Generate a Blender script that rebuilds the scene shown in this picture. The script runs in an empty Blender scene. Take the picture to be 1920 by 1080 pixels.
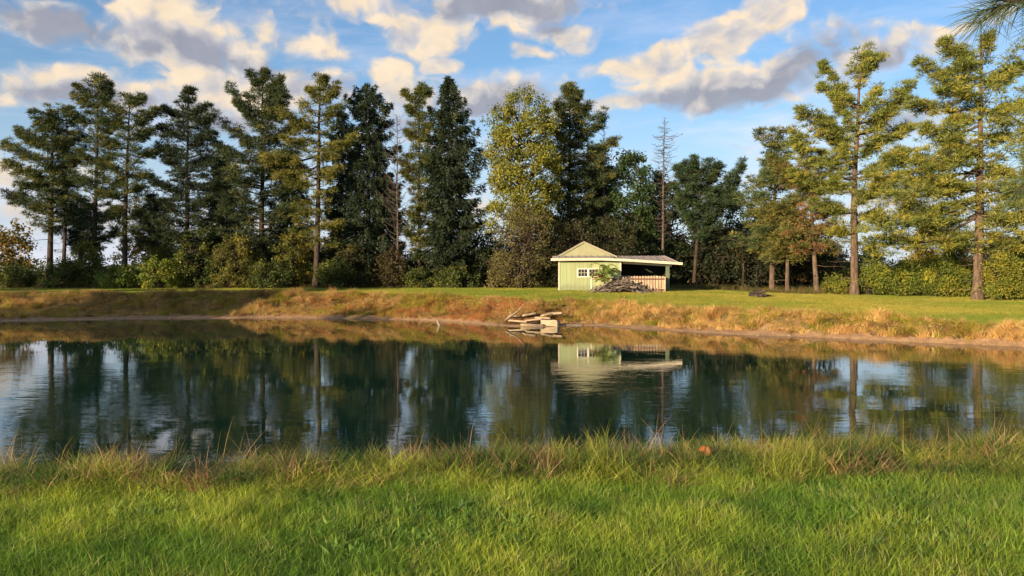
import bpy, math, random
import numpy as np
from mathutils import Vector, Matrix
R = math.radians
rng = np.random.default_rng(7)
SC = bpy.context.scene
COL = SC.collection

# ------------------------------------------------------------------ camera
F_PX, HZ = 1500.0, 515.0            # focal length in photo pixels, horizon row
EYE = 2.7                           # eye above the water (water is z = 0)
cam = bpy.data.cameras.new("camera")
cam.lens = 36.0 * F_PX / 1920.0
cam.clip_start = 0.05; cam.clip_end = 4000
camo = bpy.data.objects.new("camera", cam); COL.objects.link(camo)
camo.location = (0, 0, EYE)
camo.rotation_euler = (R(90) - math.atan((540 - HZ) / F_PX), 0, 0)
SC.camera = camo

# ------------------------------------------------------------------ light
SUN_EL, SUN_AZ = 11.0, 40.0         # degrees; the sun stands behind the camera, to the left
sd = Vector((-math.sin(R(SUN_AZ)) * math.cos(R(SUN_EL)), -math.cos(R(SUN_AZ)) * math.cos(R(SUN_EL)), math.sin(R(SUN_EL))))
sun = bpy.data.lights.new("sun", 'SUN'); sun.energy = 5.0; sun.angle = R(0.6); sun.color = (1.0, 0.73, 0.45)
suno = bpy.data.objects.new("sun", sun); COL.objects.link(suno)
suno.rotation_euler = sd.to_track_quat('Z', 'Y').to_euler(); suno.location = (-30, -40, 20)
vs = SC.view_settings
vs.view_transform = 'Standard'; vs.look = 'None'; vs.gamma = 1.0; vs.use_curve_mapping = False
vs.exposure = 1.12
SC.cycles.max_bounces = 5; SC.cycles.diffuse_bounces = 2; SC.cycles.glossy_bounces = 3
SC.cycles.transmission_bounces = 3; SC.cycles.caustics_reflective = False; SC.cycles.caustics_refractive = False
SC.cycles.use_denoising = True
SC.cycles.use_adaptive_sampling = True; SC.cycles.adaptive_threshold = 0.02


class NT:
    """small wrapper to write node trees"""
    def __init__(s, t): s.t = t; s.n = t.nodes; s.l = t.links
    def node(s, kind, ins=None, **props):
        nd = s.n.new(kind)
        for k, v in props.items(): setattr(nd, k, v)
        for k, v in (ins or {}).items():
            sk = nd.inputs[k]
            if isinstance(v, bpy.types.NodeSocket): s.l.new(v, sk)
            else: sk.default_value = v
        return nd
    def math(s, op, a, b=0.0, c=0.0, clamp=False):
        nd = s.n.new('ShaderNodeMath'); nd.operation = op; nd.use_clamp = clamp
        for i, v in enumerate((a, b, c)):
            if isinstance(v, bpy.types.NodeSocket): s.l.new(v, nd.inputs[i])
            else: nd.inputs[i].default_value = v
        return nd.outputs[0]
    def vmath(s, op, a, b=(0, 0, 0), scale=None):
        nd = s.n.new('ShaderNodeVectorMath'); nd.operation = op
        for i, v in enumerate((a, b)):
            if isinstance(v, bpy.types.NodeSocket): s.l.new(v, nd.inputs[i])
            else: nd.inputs[i].default_value = v
        if scale is not None:
            if isinstance(scale, bpy.types.NodeSocket): s.l.new(scale, nd.inputs['Scale'])
            else: nd.inputs['Scale'].default_value = scale
        return nd.outputs[1] if op in ('LENGTH', 'DOT_PRODUCT') else nd.outputs[0]
    def mix(s, f, a, b, mode='MIX'):
        nd = s.n.new('ShaderNodeMix'); nd.data_type = 'RGBA'; nd.blend_type = mode
        nd.clamp_factor = True
        for k, v in ((0, f), (6, a), (7, b)):
            if isinstance(v, bpy.types.NodeSocket): s.l.new(v, nd.inputs[k])
            else:
                if k and len(v) == 3: v = (*v, 1)
                nd.inputs[k].default_value = v
        return nd.outputs[2]
    def sstep(s, v, lo, hi):
        nd = s.n.new('ShaderNodeMapRange'); nd.interpolation_type = 'SMOOTHSTEP'
        s.l.new(v, nd.inputs[0]); nd.inputs[1].default_value = lo; nd.inputs[2].default_value = hi
        return nd.outputs[0]
    def noise(s, vec, scale, detail=4, rough=.5, dist=0.0, out=0):
        nd = s.node('ShaderNodeTexNoise', {'Scale': scale, 'Detail': detail, 'Roughness': rough, 'Distortion': dist})
        if vec is not None: s.l.new(vec, nd.inputs['Vector'])
        return nd.outputs[out]


def sky_angles(px, py):
    v = Vector(((px - 960) / F_PX, 1.0, (HZ - py) / F_PX)).normalized()
    return math.atan2(v.x, v.y), math.asin(v.z)

# clouds: photo-measured centre, half sizes, tilt (degrees, anticlockwise), weight
CLOUDS = [
 (345,75,130,78,-22,1.25),(322,22,62,46,0,1.05),(440,98,70,42,-20,1.0),(120,48,120,32,-4,.85),
 (150,165,220,36,0,.95),(440,168,110,54,0,1.15),(570,165,110,40,0,.8),(425,220,130,36,0,.7),(30,160,90,34,0,.7),
 (743,145,66,42,-8,1.1),(820,52,95,48,22,1.05),(770,85,60,34,0,.9),(930,18,210,36,0,.95),(680,12,90,34,-20,.8),(1035,55,85,42,-10,.9),
 (990,105,52,18,0,.95),(825,120,46,17,0,.85),(600,82,80,30,-6,.65),(520,50,110,60,0,.35),
 (940,182,170,40,0,.8),(1270,112,90,42,15,1.15),(1375,72,110,46,28,1.25),(1455,22,70,40,42,1.15),(1170,125,75,26,5,.95),
 (1370,160,210,46,3,1.0),(1500,118,130,48,22,.9),(1625,112,120,32,0,.75),(1185,187,110,18,5,.85),
 (1760,62,120,28,5,.6),(1690,228,100,26,0,.5),(1375,268,60,12,0,.5),
 (30,320,150,40,0,.5),(330,420,420,34,0,.5),(760,245,110,46,0,.55),(1640,380,260,40,0,.35),(900,400,120,40,0,.35),
]
GREYS = [
 (395,100,125,36,-14,1.3),(290,90,60,22,0,1.0),(120,52,170,44,-5,1.3),(130,180,250,28,0,1.2),(530,120,70,26,0,.9),(430,232,150,40,0,1.1),
 (640,180,120,40,0,.8),(930,14,230,36,0,1.2),(1045,58,90,40,-10,.9),(945,188,190,42,0,1.2),
 (1370,178,230,38,3,1.4),(1520,118,140,46,20,1.3),(1640,118,130,34,4,.9),(1690,228,100,26,0,1.0),(760,240,110,46,0,.7),(1380,268,60,14,0,1.0),
]

def build_sky():
    w = bpy.data.worlds.new("World"); SC.world = w; w.use_nodes = True
    w.cycles.sampling_method = 'MANUAL'; w.cycles.sample_map_resolution = 512
    t = w.node_tree; t.nodes.clear(); N = NT(t)
    def blobs(vec, lst, k, sm):
        acc = None
        for px, py, rx, ry, rot, s in lst:
            a, e = sky_angles(px, py)
            m = N.node('ShaderNodeMapping', {'Location': (a, e, 0), 'Rotation': (0, 0, R(rot)), 'Scale': (rx / F_PX * k, ry / F_PX * k, 1), 'Vector': vec}, vector_type='TEXTURE')
            gr = N.node('ShaderNodeTexGradient', {'Vector': m.outputs[0]}, gradient_type='SPHERICAL')
            v = N.math('MULTIPLY', gr.outputs['Fac'], s) if abs(s - 1) > .01 else gr.outputs['Fac']
            acc = v if acc is None else N.math('SMOOTH_MAX', acc, v, sm)
        return acc
    tc = N.node('ShaderNodeTexCoord'); d = tc.outputs['Generated']
    sp = N.node('ShaderNodeSeparateXYZ', {0: d})
    az = N.math('ARCTAN2', sp.outputs[0], sp.outputs[1]); el = N.math('ARCSINE', sp.outputs[2])
    P = N.node('ShaderNodeCombineXYZ', {0: az, 1: el}).outputs[0]
    warp = N.vmath('SCALE', N.vmath('SUBTRACT', N.noise(P, 15.0, 3, .5, 0, 1), (.5, .5, .5)), scale=.05)
    P2 = N.vmath('ADD', P, N.vmath('MULTIPLY', warp, (1, .7, 0)))
    acc = blobs(P2, CLOUDS, 1.32, .10)
    # outside the part of the sky in view the same kind of clouds go on at random
    outx = N.sstep(N.math('ABSOLUTE', az), .60, .75); outy = N.sstep(el, .35, .45)
    out = N.math('MAXIMUM', outx, outy)
    far = N.sstep(N.noise(N.vmath('MULTIPLY', P, (1, 2.2, 1)), 3.2, 2, .5), .45, .75)
    acc = N.math('ADD', N.math('MULTIPLY', acc, N.math('SUBTRACT', 1.0, out)), N.math('MULTIPLY', far, out))
    def puffs(vec):
        vec = N.vmath('ADD', vec, N.vmath('SCALE', N.vmath('SUBTRACT', N.noise(vec, 60.0, 2, .5, 0, 1), (.5, .5, .5)), scale=.012))
        q = N.vmath('MULTIPLY', vec, (1, 1.35, 1))
        a = N.node('ShaderNodeTexVoronoi', {'Vector': q, 'Scale': 17.0, 'Smoothness': .5}, voronoi_dimensions='2D', feature='SMOOTH_F1').outputs['Distance']
        b = N.node('ShaderNodeTexVoronoi', {'Vector': q, 'Scale': 44.0, 'Smoothness': .4}, voronoi_dimensions='2D', feature='SMOOTH_F1').outputs['Distance']
        v = N.math('SUBTRACT', .40, N.math('ADD', N.math('MULTIPLY', a, .75), N.math('MULTIPLY', b, .35)))
        return N.math('ADD', v, N.math('MULTIPLY', N.math('SUBTRACT', N.noise(q, 55.0, 5, .6), .5), .55))
    u0 = puffs(P2); u1 = puffs(N.vmath('ADD', P2, (-.009, .012, 0)))
    f0 = N.math('ADD', acc, N.math('MULTIPLY', u0, N.math('ADD', .12, N.math('MULTIPLY', N.sstep(acc, .0, .30), .75))))
    alpha = N.sstep(f0, .06, .56)
    gy_ = N.math('ADD', blobs(P2, GREYS, 1.12, .1), N.math('MULTIPLY', u0, .55))
    slope = N.math('SUBTRACT', u0, u1)
    lit = N.math('ADD', .92, N.math('MULTIPLY', slope, 1.3))
    lit = N.math('SUBTRACT', lit, N.math('MULTIPLY', N.sstep(gy_, -.35, 1.25), 1.05), clamp=True)
    shade = N.mix(N.sstep(gy_, .1, .7), (.56, .55, .62), (.40, .41, .48))
    ccol = N.mix(N.sstep(lit, -.05, .70), shade, (.80, .73, .68))
    ccol = N.mix(N.math('MULTIPLY', N.sstep(lit, .45, 1.05), N.sstep(el, .03, .16)), ccol, (1.12, .90, .64))
    # thin streaks of high cloud, and the milky air low down
    st = N.noise(N.vmath('MULTIPLY', P, (1.6, 7.5, 1)), 2.6, 5, .6, .4)
    lowm = N.sstep(el, .34, .04)
    streak = N.math('MULTIPLY', N.sstep(st, .42, .80), N.math('ADD', .30, N.math('MULTIPLY', lowm, .62)))
    sky = N.node('ShaderNodeTexSky', sky_type='NISHITA', sun_disc=False, sun_elevation=R(SUN_EL),
                 sun_rotation=R(180 + SUN_AZ), altitude=200, air_density=1.1, dust_density=1.0, ozone_density=2.0)
    base = N.vmath('MULTIPLY', sky.outputs[0], (0.78 * SKY, 0.96 * SKY, 1.18 * SKY))
    hz = N.math('MULTIPLY', N.sstep(el, .26, -.02), .75)
    base = N.mix(hz, base, (.33, .37, .46))
    c = N.mix(streak, base, (.44, .43, .48))
    ccol = N.vmath('SCALE', ccol, scale=N.math('MULTIPLY', N.math('ADD', .80, N.math('MULTIPLY', N.noise(P2, 26.0, 5, .6), .42)), CLOUD_GAIN))
    c = N.mix(N.math('MULTIPLY', alpha, .94), c, ccol)
    bg = N.node('ShaderNodeBackground', {'Color': c, 'Strength': 1.0})
    N.node('ShaderNodeOutputWorld', {0: bg.outputs[0]})
SKY = 0.080; CLOUD_GAIN = 0.42
build_sky()

# ------------------------------------------------------------------ helpers
def tag(o, label=None, cat=None, group=None, kind=None):
    if label: o['label'] = label
    if cat: o['category'] = cat
    if group: o['group'] = group
    if kind: o['kind'] = kind
    return o

def empty(name, loc, rz=0.0, label=None, cat=None, group=None):
    o = bpy.data.objects.new(name, None); COL.objects.link(o)
    o.location = loc; o.rotation_euler = (0, 0, rz); o.empty_display_size = .3
    return tag(o, label, cat, group)

def mesh_np(name, V, T, mat, parent=None, tint=None, smooth=False, link=True, k=3):
    """V (n,3) vertices, T (m,k) faces with k corners each, tint (n,3) colour attribute"""
    V = np.asarray(V, np.float32); T = np.asarray(T, np.int32)
    me = bpy.data.meshes.new(name)
    me.vertices.add(len(V)); me.vertices.foreach_set('co', V.ravel())
    me.loops.add(T.size); me.loops.foreach_set('vertex_index', T.ravel())
    me.polygons.add(len(T)); me.polygons.foreach_set('loop_start', np.arange(0, T.size, T.shape[1], dtype=np.int32))
    if smooth: me.polygons.foreach_set('use_smooth', np.ones(len(T), bool))
    me.update(calc_edges=True)
    if tint is not None:
        a = me.attributes.new('tint', 'FLOAT_COLOR', 'POINT')
        c = np.ones((len(V), 4), np.float32); c[:, :3] = tint
        a.data.foreach_set('color', c.ravel())
    me.materials.append(mat)
    o = bpy.data.objects.new(name, me)
    if link: COL.objects.link(o)
    if parent is not None: o.parent = parent
    return o

class MB:
    """collects polygons (any size) of one part"""
    def __init__(s): s.v = []; s.f = []
    def quadmesh(s, V, Fs):
        b = len(s.v); s.v += [tuple(p) for p in V]; s.f += [tuple(i + b for i in f) for f in Fs]; return s
    def box(s, c, sz, rz=0.0, M=None):
        x, y, z = sz[0] / 2, sz[1] / 2, sz[2] / 2
        V = [Vector((sx * x, sy * y, sz_ * z)) for sz_ in (-1, 1) for sy in (-1, 1) for sx in (-1, 1)]
        if M is None: M = Matrix.Rotation(rz, 4, 'Z')
        V = [M @ p + Vector(c) for p in V]
        return s.quadmesh(V, [(0, 2, 3, 1), (4, 5, 7, 6), (0, 1, 5, 4), (1, 3, 7, 5), (3, 2, 6, 7), (2, 0, 4, 6)])
    def prism(s, pts, y0, y1):
        """pts outline in xz (anticlockwise seen from -y), from y0 (front) to y1 (back)"""
        n = len(pts)
        V = [(x, y0, z) for x, z in pts] + [(x, y1, z) for x, z in pts]
        Fs = [tuple(range(n)), tuple(range(2 * n - 1, n - 1, -1))] + [(i, i + n, (i + 1) % n + n, (i + 1) % n) for i in range(n)]
        return s.quadmesh(V, Fs)
    def build(s, name, mat, parent=None, smooth=False, bevel=0):
        me = bpy.data.meshes.new(name); me.from_pydata(s.v, [], s.f); me.update()
        if smooth: me.polygons.foreach_set('use_smooth', [True] * len(me.polygons))
        me.materials.append(mat)
        o = bpy.data.objects.new(name, me); COL.objects.link(o)
        if parent is not None: o.parent = parent
        if bevel:
            b = o.modifiers.new('bevel', 'BEVEL'); b.width = bevel; b.segments = 2
        return o

def tube(path, rad, sides=6):
    """path (n,3), rad (n,) -> V, quads"""
    path = np.asarray(path, float); n = len(path)
    t = np.gradient(path, axis=0); t /= np.linalg.norm(t, axis=1)[:, None] + 1e-9
    up = np.array([0, 0, 1.0]) if abs(t[0, 2]) < .9 else np.array([1.0, 0, 0])
    a = np.cross(t, up); a /= np.linalg.norm(a, axis=1)[:, None] + 1e-9
    b = np.cross(t, a)
    th = np.arange(sides) * 2 * np.pi / sides
    V = path[:, None, :] + np.asarray(rad)[:, None, None] * (np.cos(th)[None, :, None] * a[:, None, :] + np.sin(th)[None, :, None] * b[:, None, :])
    i = np.arange(n - 1)[:, None] * sides; j = np.arange(sides)[None, :]; j2 = (j + 1) % sides
    Q = np.stack([i + j, i + j2, i + sides + j2, i + sides + j], -1).reshape(-1, 4)
    return V.reshape(-1, 3), Q

class Tubes:
    def __init__(s): s.V = []; s.Q = []; s.n = 0
    def add(s, path, rad, sides=6):
        V, Q = tube(path, rad, sides); s.V.append(V); s.Q.append(Q + s.n); s.n += len(V)
    def build(s, name, mat, parent=None):
        if not s.V: return None
        return mesh_np(name, np.concatenate(s.V), np.concatenate(s.Q), mat, parent, smooth=True)

def unit(v): return v / (np.linalg.norm(v, axis=-1, keepdims=True) + 1e-9)

def tris(P, Dr, L, W, r):
    """one slim triangle per point: needles or leaves"""
    n = len(P); side = unit(np.cross(Dr, r.normal(size=(n, 3))))
    L = np.asarray(L).reshape(-1, 1); W = np.asarray(W).reshape(-1, 1)
    V = np.empty((n, 3, 3)); V[:, 0] = P - side * W / 2; V[:, 1] = P + side * W / 2; V[:, 2] = P + Dr * L
    return V

def leaves(P, Dr, L, W, r):
    """one kite of two triangles per point -> quads"""
    n = len(P); side = unit(np.cross(Dr, r.normal(size=(n, 3))))
    L = np.asarray(L).reshape(-1, 1); W = np.asarray(W).reshape(-1, 1)
    V = np.empty((n, 4, 3)); V[:, 0] = P; V[:, 1] = P + Dr * L * .45 - side * W / 2
    V[:, 2] = P + Dr * L; V[:, 3] = P + Dr * L * .45 + side * W / 2
    return V

# ------------------------------------------------------------------ materials
def mat_new(name):
    m = bpy.data.materials.new(name); m.use_nodes = True; m.node_tree.nodes.clear(); return m, NT(m.node_tree)

def finish(N, shader, disp=None):
    o = N.n.new('ShaderNodeOutputMaterial'); N.l.new(shader, o.inputs[0])

def foliage_mat(name, mult=(1, 1, 1), transl=.35, instanced=False, rough=.55):
    """colour from the tint attribute (species and clump colour), part of the light passes through"""
    m, N = mat_new(name)
    at = N.node('ShaderNodeAttribute', attribute_name='tint', attribute_type='INSTANCER' if instanced else 'GEOMETRY')
    c = N.mix(1.0, at.outputs['Color'], mult, 'MULTIPLY')
    if instanced:
        av = N.node('ShaderNodeAttribute', attribute_name='tint', attribute_type='GEOMETRY')
        c = N.mix(1.0, c, av.outputs['Color'], 'MULTIPLY')
    dif = N.node('ShaderNodeBsdfPrincipled', {'Base Color': c, 'Roughness': rough, 'Specular IOR Level': .25})
    tr = N.node('ShaderNodeBsdfTranslucent', {'Color': N.mix(1.0, c, (1.25, 1.2, .6), 'MULTIPLY')})
    ms = N.node('ShaderNodeMixShader', {0: transl, 1: dif.outputs[0], 2: tr.outputs[0]})
    finish(N, ms.outputs[0]); return m

def bark_mat(name, c1, c2, scale=6.0):
    m, N = mat_new(name)
    tc = N.node('ShaderNodeTexCoord').outputs['Object']
    n = N.noise(N.vmath('MULTIPLY', tc, (1, 1, .25)), scale, 6, .65)
    c = N.mix(N.sstep(n, .35, .65), c1, c2)
    b = N.node('ShaderNodeBump', {'Strength': .8, 'Distance': .04, 'Height': n})
    p = N.node('ShaderNodeBsdfPrincipled', {'Base Color': c, 'Roughness': .9, 'Normal': b.outputs[0], 'Specular IOR Level': .15})
    finish(N, p.outputs[0]); return m

def paint_mat(name, c1, c2, c3=None, scale=2.0, stretch=(1, 1, .3), rough=.7, bump=.15, lo=.35, hi=.7, bscale=30, splash=None):
    m, N = mat_new(name)
    tc = N.node('ShaderNodeTexCoord').outputs['Object']
    oi = N.node('ShaderNodeObjectInfo').outputs['Random']
    v = N.vmath('ADD', N.vmath('MULTIPLY', tc, stretch), N.vmath('SCALE', (1, 1, 1), scale=N.math('MULTIPLY', oi, 37.0)))
    n = N.noise(v, scale, 6, .6)
    c = N.mix(N.sstep(n, lo, hi), c1, c2)
    if c3:
        n2 = N.noise(v, scale * 4.3, 4, .7)
        c = N.mix(N.math('MULTIPLY', N.sstep(n2, .55, .75), .7), c, c3)
    c = N.mix(1.0, c, N.mix(oi, (.86, .86, .86), (1.06, 1.06, 1.06)), 'MULTIPLY')
    if splash:   # damp algae and soil splashed on the foot of the wall, with a ragged upper edge
        zz_ = N.node('ShaderNodeSeparateXYZ', {0: tc}).outputs[2]
        e_ = N.math('SUBTRACT', N.math('ADD', .10, N.math('MULTIPLY', N.noise(N.vmath('MULTIPLY', tc, (1, 1, .35)), 2.6, 5, .65), .75)), zz_)
        c = N.mix(N.math('MULTIPLY', N.sstep(e_, -.10, .28), .75), c, splash)
        drip = N.noise(N.vmath('MULTIPLY', tc, (1, 1, .06)), 9.0, 4, .7)
        c = N.mix(N.math('MULTIPLY', N.sstep(drip, .56, .72), .45), c, (.24, .29, .17))
    n3 = N.noise(N.vmath('MULTIPLY', tc, stretch), bscale, 3, .6)
    b = N.node('ShaderNodeBump', {'Strength': bump, 'Distance': .02, 'Height': n3})
    p = N.node('ShaderNodeBsdfPrincipled', {'Base Color': c, 'Roughness': rough, 'Normal': b.outputs[0], 'Specular IOR Level': .3})
    finish(N, p.outputs[0]); return m

M = {}
M['needle'] = foliage_mat('needles', transl=.22)
M['leaf'] = foliage_mat('leaves', transl=.40)
M['grass'] = foliage_mat('grass_blades', transl=.40, instanced=True, rough=.45)
M['bark'] = bark_mat('bark_brown', (.026, .021, .017), (.068, .053, .041))
M['bark_red'] = bark_mat('bark_reddish', (.06, .045, .033), (.15, .112, .083))
M['bark_grey'] = bark_mat('bark_grey', (.10, .09, .08), (.24, .21, .18))
M['dead'] = bark_mat('dead_twigs', (.055, .045, .04), (.13, .108, .092), 9)
M['siding'] = paint_mat('yellow_green_siding', (.265, .335, .18), (.315, .35, .19), (.22, .30, .175), 1.5, (1, 1, .18), bump=.3, splash=(.17, .20, .12))
M['gable'] = paint_mat('stained_cream_gable', (.29, .31, .18), (.26, .26, .17), (.22, .25, .17), 1.8, (1, 1, .8))
M['trim'] = paint_mat('cream_trim', (.56, .52, .40), (.47, .43, .33), (.34, .30, .22), 2.5, (1, 1, 1))
M['white'] = paint_mat('white_window_trim', (.74, .70, .60), (.62, .58, .48), None, 4, (1, 1, 1))
M['metal_roof'] = paint_mat('weathered_metal_roof', (.38, .34, .32), (.27, .225, .20), (.23, .13, .09), 1.6, (1, 1, 1), rough=.55, bump=.2)
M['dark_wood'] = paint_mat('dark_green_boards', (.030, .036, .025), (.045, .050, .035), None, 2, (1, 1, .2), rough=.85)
M['rake'] = paint_mat('weathered_green_rake', (.22, .25, .15), (.30, .31, .18), None, 3, (1, 1, 1), rough=.8)
M['post'] = paint_mat('grey_green_post', (.09, .12, .08), (.14, .17, .11), None, 4, (1, 1, .3), rough=.85)
M['picket'] = paint_mat('weathered_picket_wood', (.46, .37, .26), (.33, .25, .18), (.20, .13, .09), 3.5, (1, 1, .25), rough=.85, bump=.4)
M['rail'] = paint_mat('red_brown_rail', (.15, .065, .04), (.10, .05, .035), None, 4, (.3, 1, 1), rough=.8)
M['stick'] = paint_mat('grey_dead_wood', (.18, .155, .135), (.085, .07, .06), (.29, .25, .22), 2.0, (1, 1, 1), rough=.9, bump=.5)
M['stone'] = paint_mat('tan_limestone', (.42, .34, .23), (.31, .25, .17), (.22, .18, .13), 2.2, (1, 1, 2.2), rough=.85, bump=.6, bscale=9)
M['stone_dark'] = paint_mat('grey_brown_stone', (.24, .20, .16), (.16, .13, .10), (.33, .28, .22), 3.0, (1, 1, 1.6), rough=.85, bump=.6, bscale=9)
M['driftwood'] = paint_mat('pale_driftwood', (.48, .38, .26), (.33, .25, .17), (.20, .15, .10), 5.0, (1, 1, .4), rough=.85, bump=.5)
M['char'] = paint_mat('charred_wood', (.035, .028, .024), (.07, .05, .045), None, 6, (1, 1, 1), rough=.9)
M['leafdry'] = paint_mat('orange_brown_leaf', (.42, .13, .035), (.30, .09, .03), (.55, .24, .09), 14, (1, 1, 1), rough=.6)
def glass_mat():
    m, N = mat_new('dark_window_glass')
    p = N.node('ShaderNodeBsdfPrincipled', {'Base Color': (.02, .02, .022, 1), 'Roughness': .06, 'Specular IOR Level': .6})
    finish(N, p.outputs[0]); return m
M['glass'] = glass_mat()

# ------------------------------------------------------------------ ground shape
def W(px, py, h=0.0):
    """photo pixel on a level at height h -> world x, y"""
    D = F_PX * (EYE - h) / (py - HZ); return ((px - 960) / F_PX * D, D)

SHORE = [W(0, 604), W(125, 601), W(250, 598.5), W(480, 596.5), W(700, 598.5), W(820, 602), W(890, 607), W(950, 612),
         W(1040, 613), W(1100, 611), W(1200, 617.5), W(1330, 625), W(1500, 632), W(1600, 636), W(1750, 643), W(1920, 650),
         (23, 25.5), (24, 18), (18, 13), (10, 11.2), (5, 10.2), (0, 9.4), (-4, 9.0), (-9, 9.0), (-16, 9.6), (-25, 12.5), (-33, 20),
         (-37, 30), (-35, 40)]
def closed_spline(P, n):
    P = np.array(P); m = len(P); out = []
    for i in range(m):
        p0, p1, p2, p3 = P[i - 1], P[i], P[(i + 1) % m], P[(i + 2) % m]
        for k in range(n):
            t = k / n
            out.append(.5 * ((2 * p1) + (p2 - p0) * t + (2 * p0 - 5 * p1 + 4 * p2 - p3) * t * t + (3 * p1 - p0 - 3 * p2 + p3) * t ** 3))
    return np.array(out)
POND = closed_spline(SHORE, 7)

def shore_dist(x, y):
    """signed distance to the shore, positive on land"""
    x = np.asarray(x, float); y = np.asarray(y, float); sh = x.shape; x = x.ravel(); y = y.ravel()
    A = POND; B = np.roll(POND, -1, 0); E = B - A
    d2 = np.full(len(x), 1e18); ins = np.zeros(len(x), bool)
    for (ax, ay), (bx, by), (ex, ey) in zip(A, B, E):
        t = np.clip(((x - ax) * ex + (y - ay) * ey) / (ex * ex + ey * ey), 0, 1)
        d2 = np.minimum(d2, (x - ax - t * ex) ** 2 + (y - ay - t * ey) ** 2)
        c = ((ay > y) != (by > y)) & (x < (bx - ax) * (y - ay) / (by - ay + 1e-12) + ax)
        ins ^= c
    return (np.sqrt(d2) * np.where(ins, -1, 1)).reshape(sh)

# lawn heights read from the photograph (x, y, z)
CP = np.array([(-40,54,1.44),(-20,54,1.42),(-8,52.5,1.36),(-1,47.5,1.12),(5,45.2,1.05),(10,40.5,.93),(16,35,.80),(21,31.5,.72),
  (5,56.6,1.57),(11,56,1.50),(-20,68,1.57),(-45,68,1.57),(0,68,1.62),(18,60,1.38),(28,58,1.24),(40,56,1.2),(35,40,1.0),(32,20,1.05),
  (-8,6,1.0),(-3,6,1.08),(0,6.3,1.07),(4,6.8,1.06),(9,7,1.06),(0,0,1.12),(-10,0,1.05),(10,0,1.2),(0,-15,1.15),(-30,0,1.05),(30,0,1.2),
  (-50,20,1.2),(-55,45,1.4),(0,90,1.65),(60,90,1.5),(-60,90,1.6),(60,40,1.2)])
def _tps(r2): return .5 * r2 * np.log(r2 + 1e-9)
_n = len(CP); _K = _tps(((CP[:, None, :2] - CP[None, :, :2]) ** 2).sum(-1)) + np.eye(_n) * 2.0
_Pm = np.c_[np.ones(_n), CP[:, :2]]
_A = np.block([[_K, _Pm], [_Pm.T, np.zeros((3, 3))]])
_w = np.linalg.solve(_A, np.r_[CP[:, 2], 0, 0, 0])
def lawn_z(x, y):
    xs = np.clip(x, -65, 65); ys = np.clip(y, -20, 95)
    z = _w[_n] + _w[_n + 1] * xs + _w[_n + 2] * ys
    for i in range(_n): z = z + _w[i] * _tps((xs - CP[i, 0]) ** 2 + (ys - CP[i, 1]) ** 2)
    return np.clip(z, .7, 1.9)
def vnoise(x, y, sc, seed=0):
    """smooth value noise 0..1"""
    x = np.asarray(x) / sc; y = np.asarray(y) / sc
    xi = np.floor(x).astype(np.int64); yi = np.floor(y).astype(np.int64); fx = x - xi; fy = y - yi
    fx = fx * fx * (3 - 2 * fx); fy = fy * fy * (3 - 2 * fy)
    def h(a, b):
        n = (a * 374761393 + b * 668265263 + seed * 1442695041) & 0x7fffffff
        n = ((n ^ (n >> 13)) * 1274126177) & 0x7fffffff
        return ((n ^ (n >> 16)) & 0xffff) / 65535.0
    return (h(xi, yi) * (1 - fx) + h(xi + 1, yi) * fx) * (1 - fy) + (h(xi, yi + 1) * (1 - fx) + h(xi + 1, yi + 1) * fx) * fy
def fbm(x, y, sc, seed=0):
    return (vnoise(x, y, sc, seed) * .5 + vnoise(x, y, sc / 2.1, seed + 5) * .3 + vnoise(x, y, sc / 4.3, seed + 9) * .2)

def profile(x, y, s):
    """beach width and bank width at a place"""
    far = np.clip((y - 20) / 6, 0, 1)
    wb = np.interp(x, [-32, -24, -16, -6, 0, 3, 8, 14, 22], [3.0, 2.1, 1.1, .5, .5, 1.5, 1.2, .45, .15])
    wk = np.interp(x, [-32, -16, -6, 0, 5, 12, 22], [3.2, 3.0, 2.6, 3.0, 2.1, 1.6, 1.3])
    return wb * far + .15 * (1 - far), wk * far + 3.0 * (1 - far), far
def stone_spot(x, y): return np.exp(-((x - 1.1) / 1.7) ** 2 - ((y - 42.7) / 1.2) ** 2)
def ground(x, y, s=None, rough=True):
    x = np.asarray(x, float); y = np.asarray(y, float)
    if s is None: s = shore_dist(x, y)
    H = lawn_z(x, y); wb, wk, far = profile(x, y, s)
    s2 = s + (vnoise(x, y, 1.3, 3) - .5) * .7 * far * np.clip(s, 0, 1)
    zb = .20 * np.clip(s2 / wb, 0, 1) * far + .04 * (1 - far) * np.clip(s2 / wb, 0, 1)
    t = np.clip((s2 - wb) / wk, 0, 1); t = np.where(far > .5, np.where(t < .85, .78 * (t / .85) ** 1.25, .78 + .22 * ((t - .85) / .15)), 1 - (1 - t) ** 1.6)
    z = np.where(s > 0, zb + (H - zb) * t, np.maximum(-1.6, s * .30))
    if rough:
        bank = np.clip(1 - np.abs(t - .5) * 2, 0, 1) * (s > 0)
        z = np.where(s > 0, np.maximum(z - .42 * stone_spot(x, y), np.minimum(z, .06)), z)
        z = z + bank * (1 - stone_spot(x, y)) * ((vnoise(x, y, 1.1, 11) - .5) * .65 + (vnoise(x, y, .45, 12) - .5) * .35) * np.where(y > 20, 1, .5) + (s > 0) * (fbm(x, y, 2.5, 21) - .5) * .06
    return z
def gz(x, y): return float(ground(np.array([x]), np.array([y]))[0])

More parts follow.
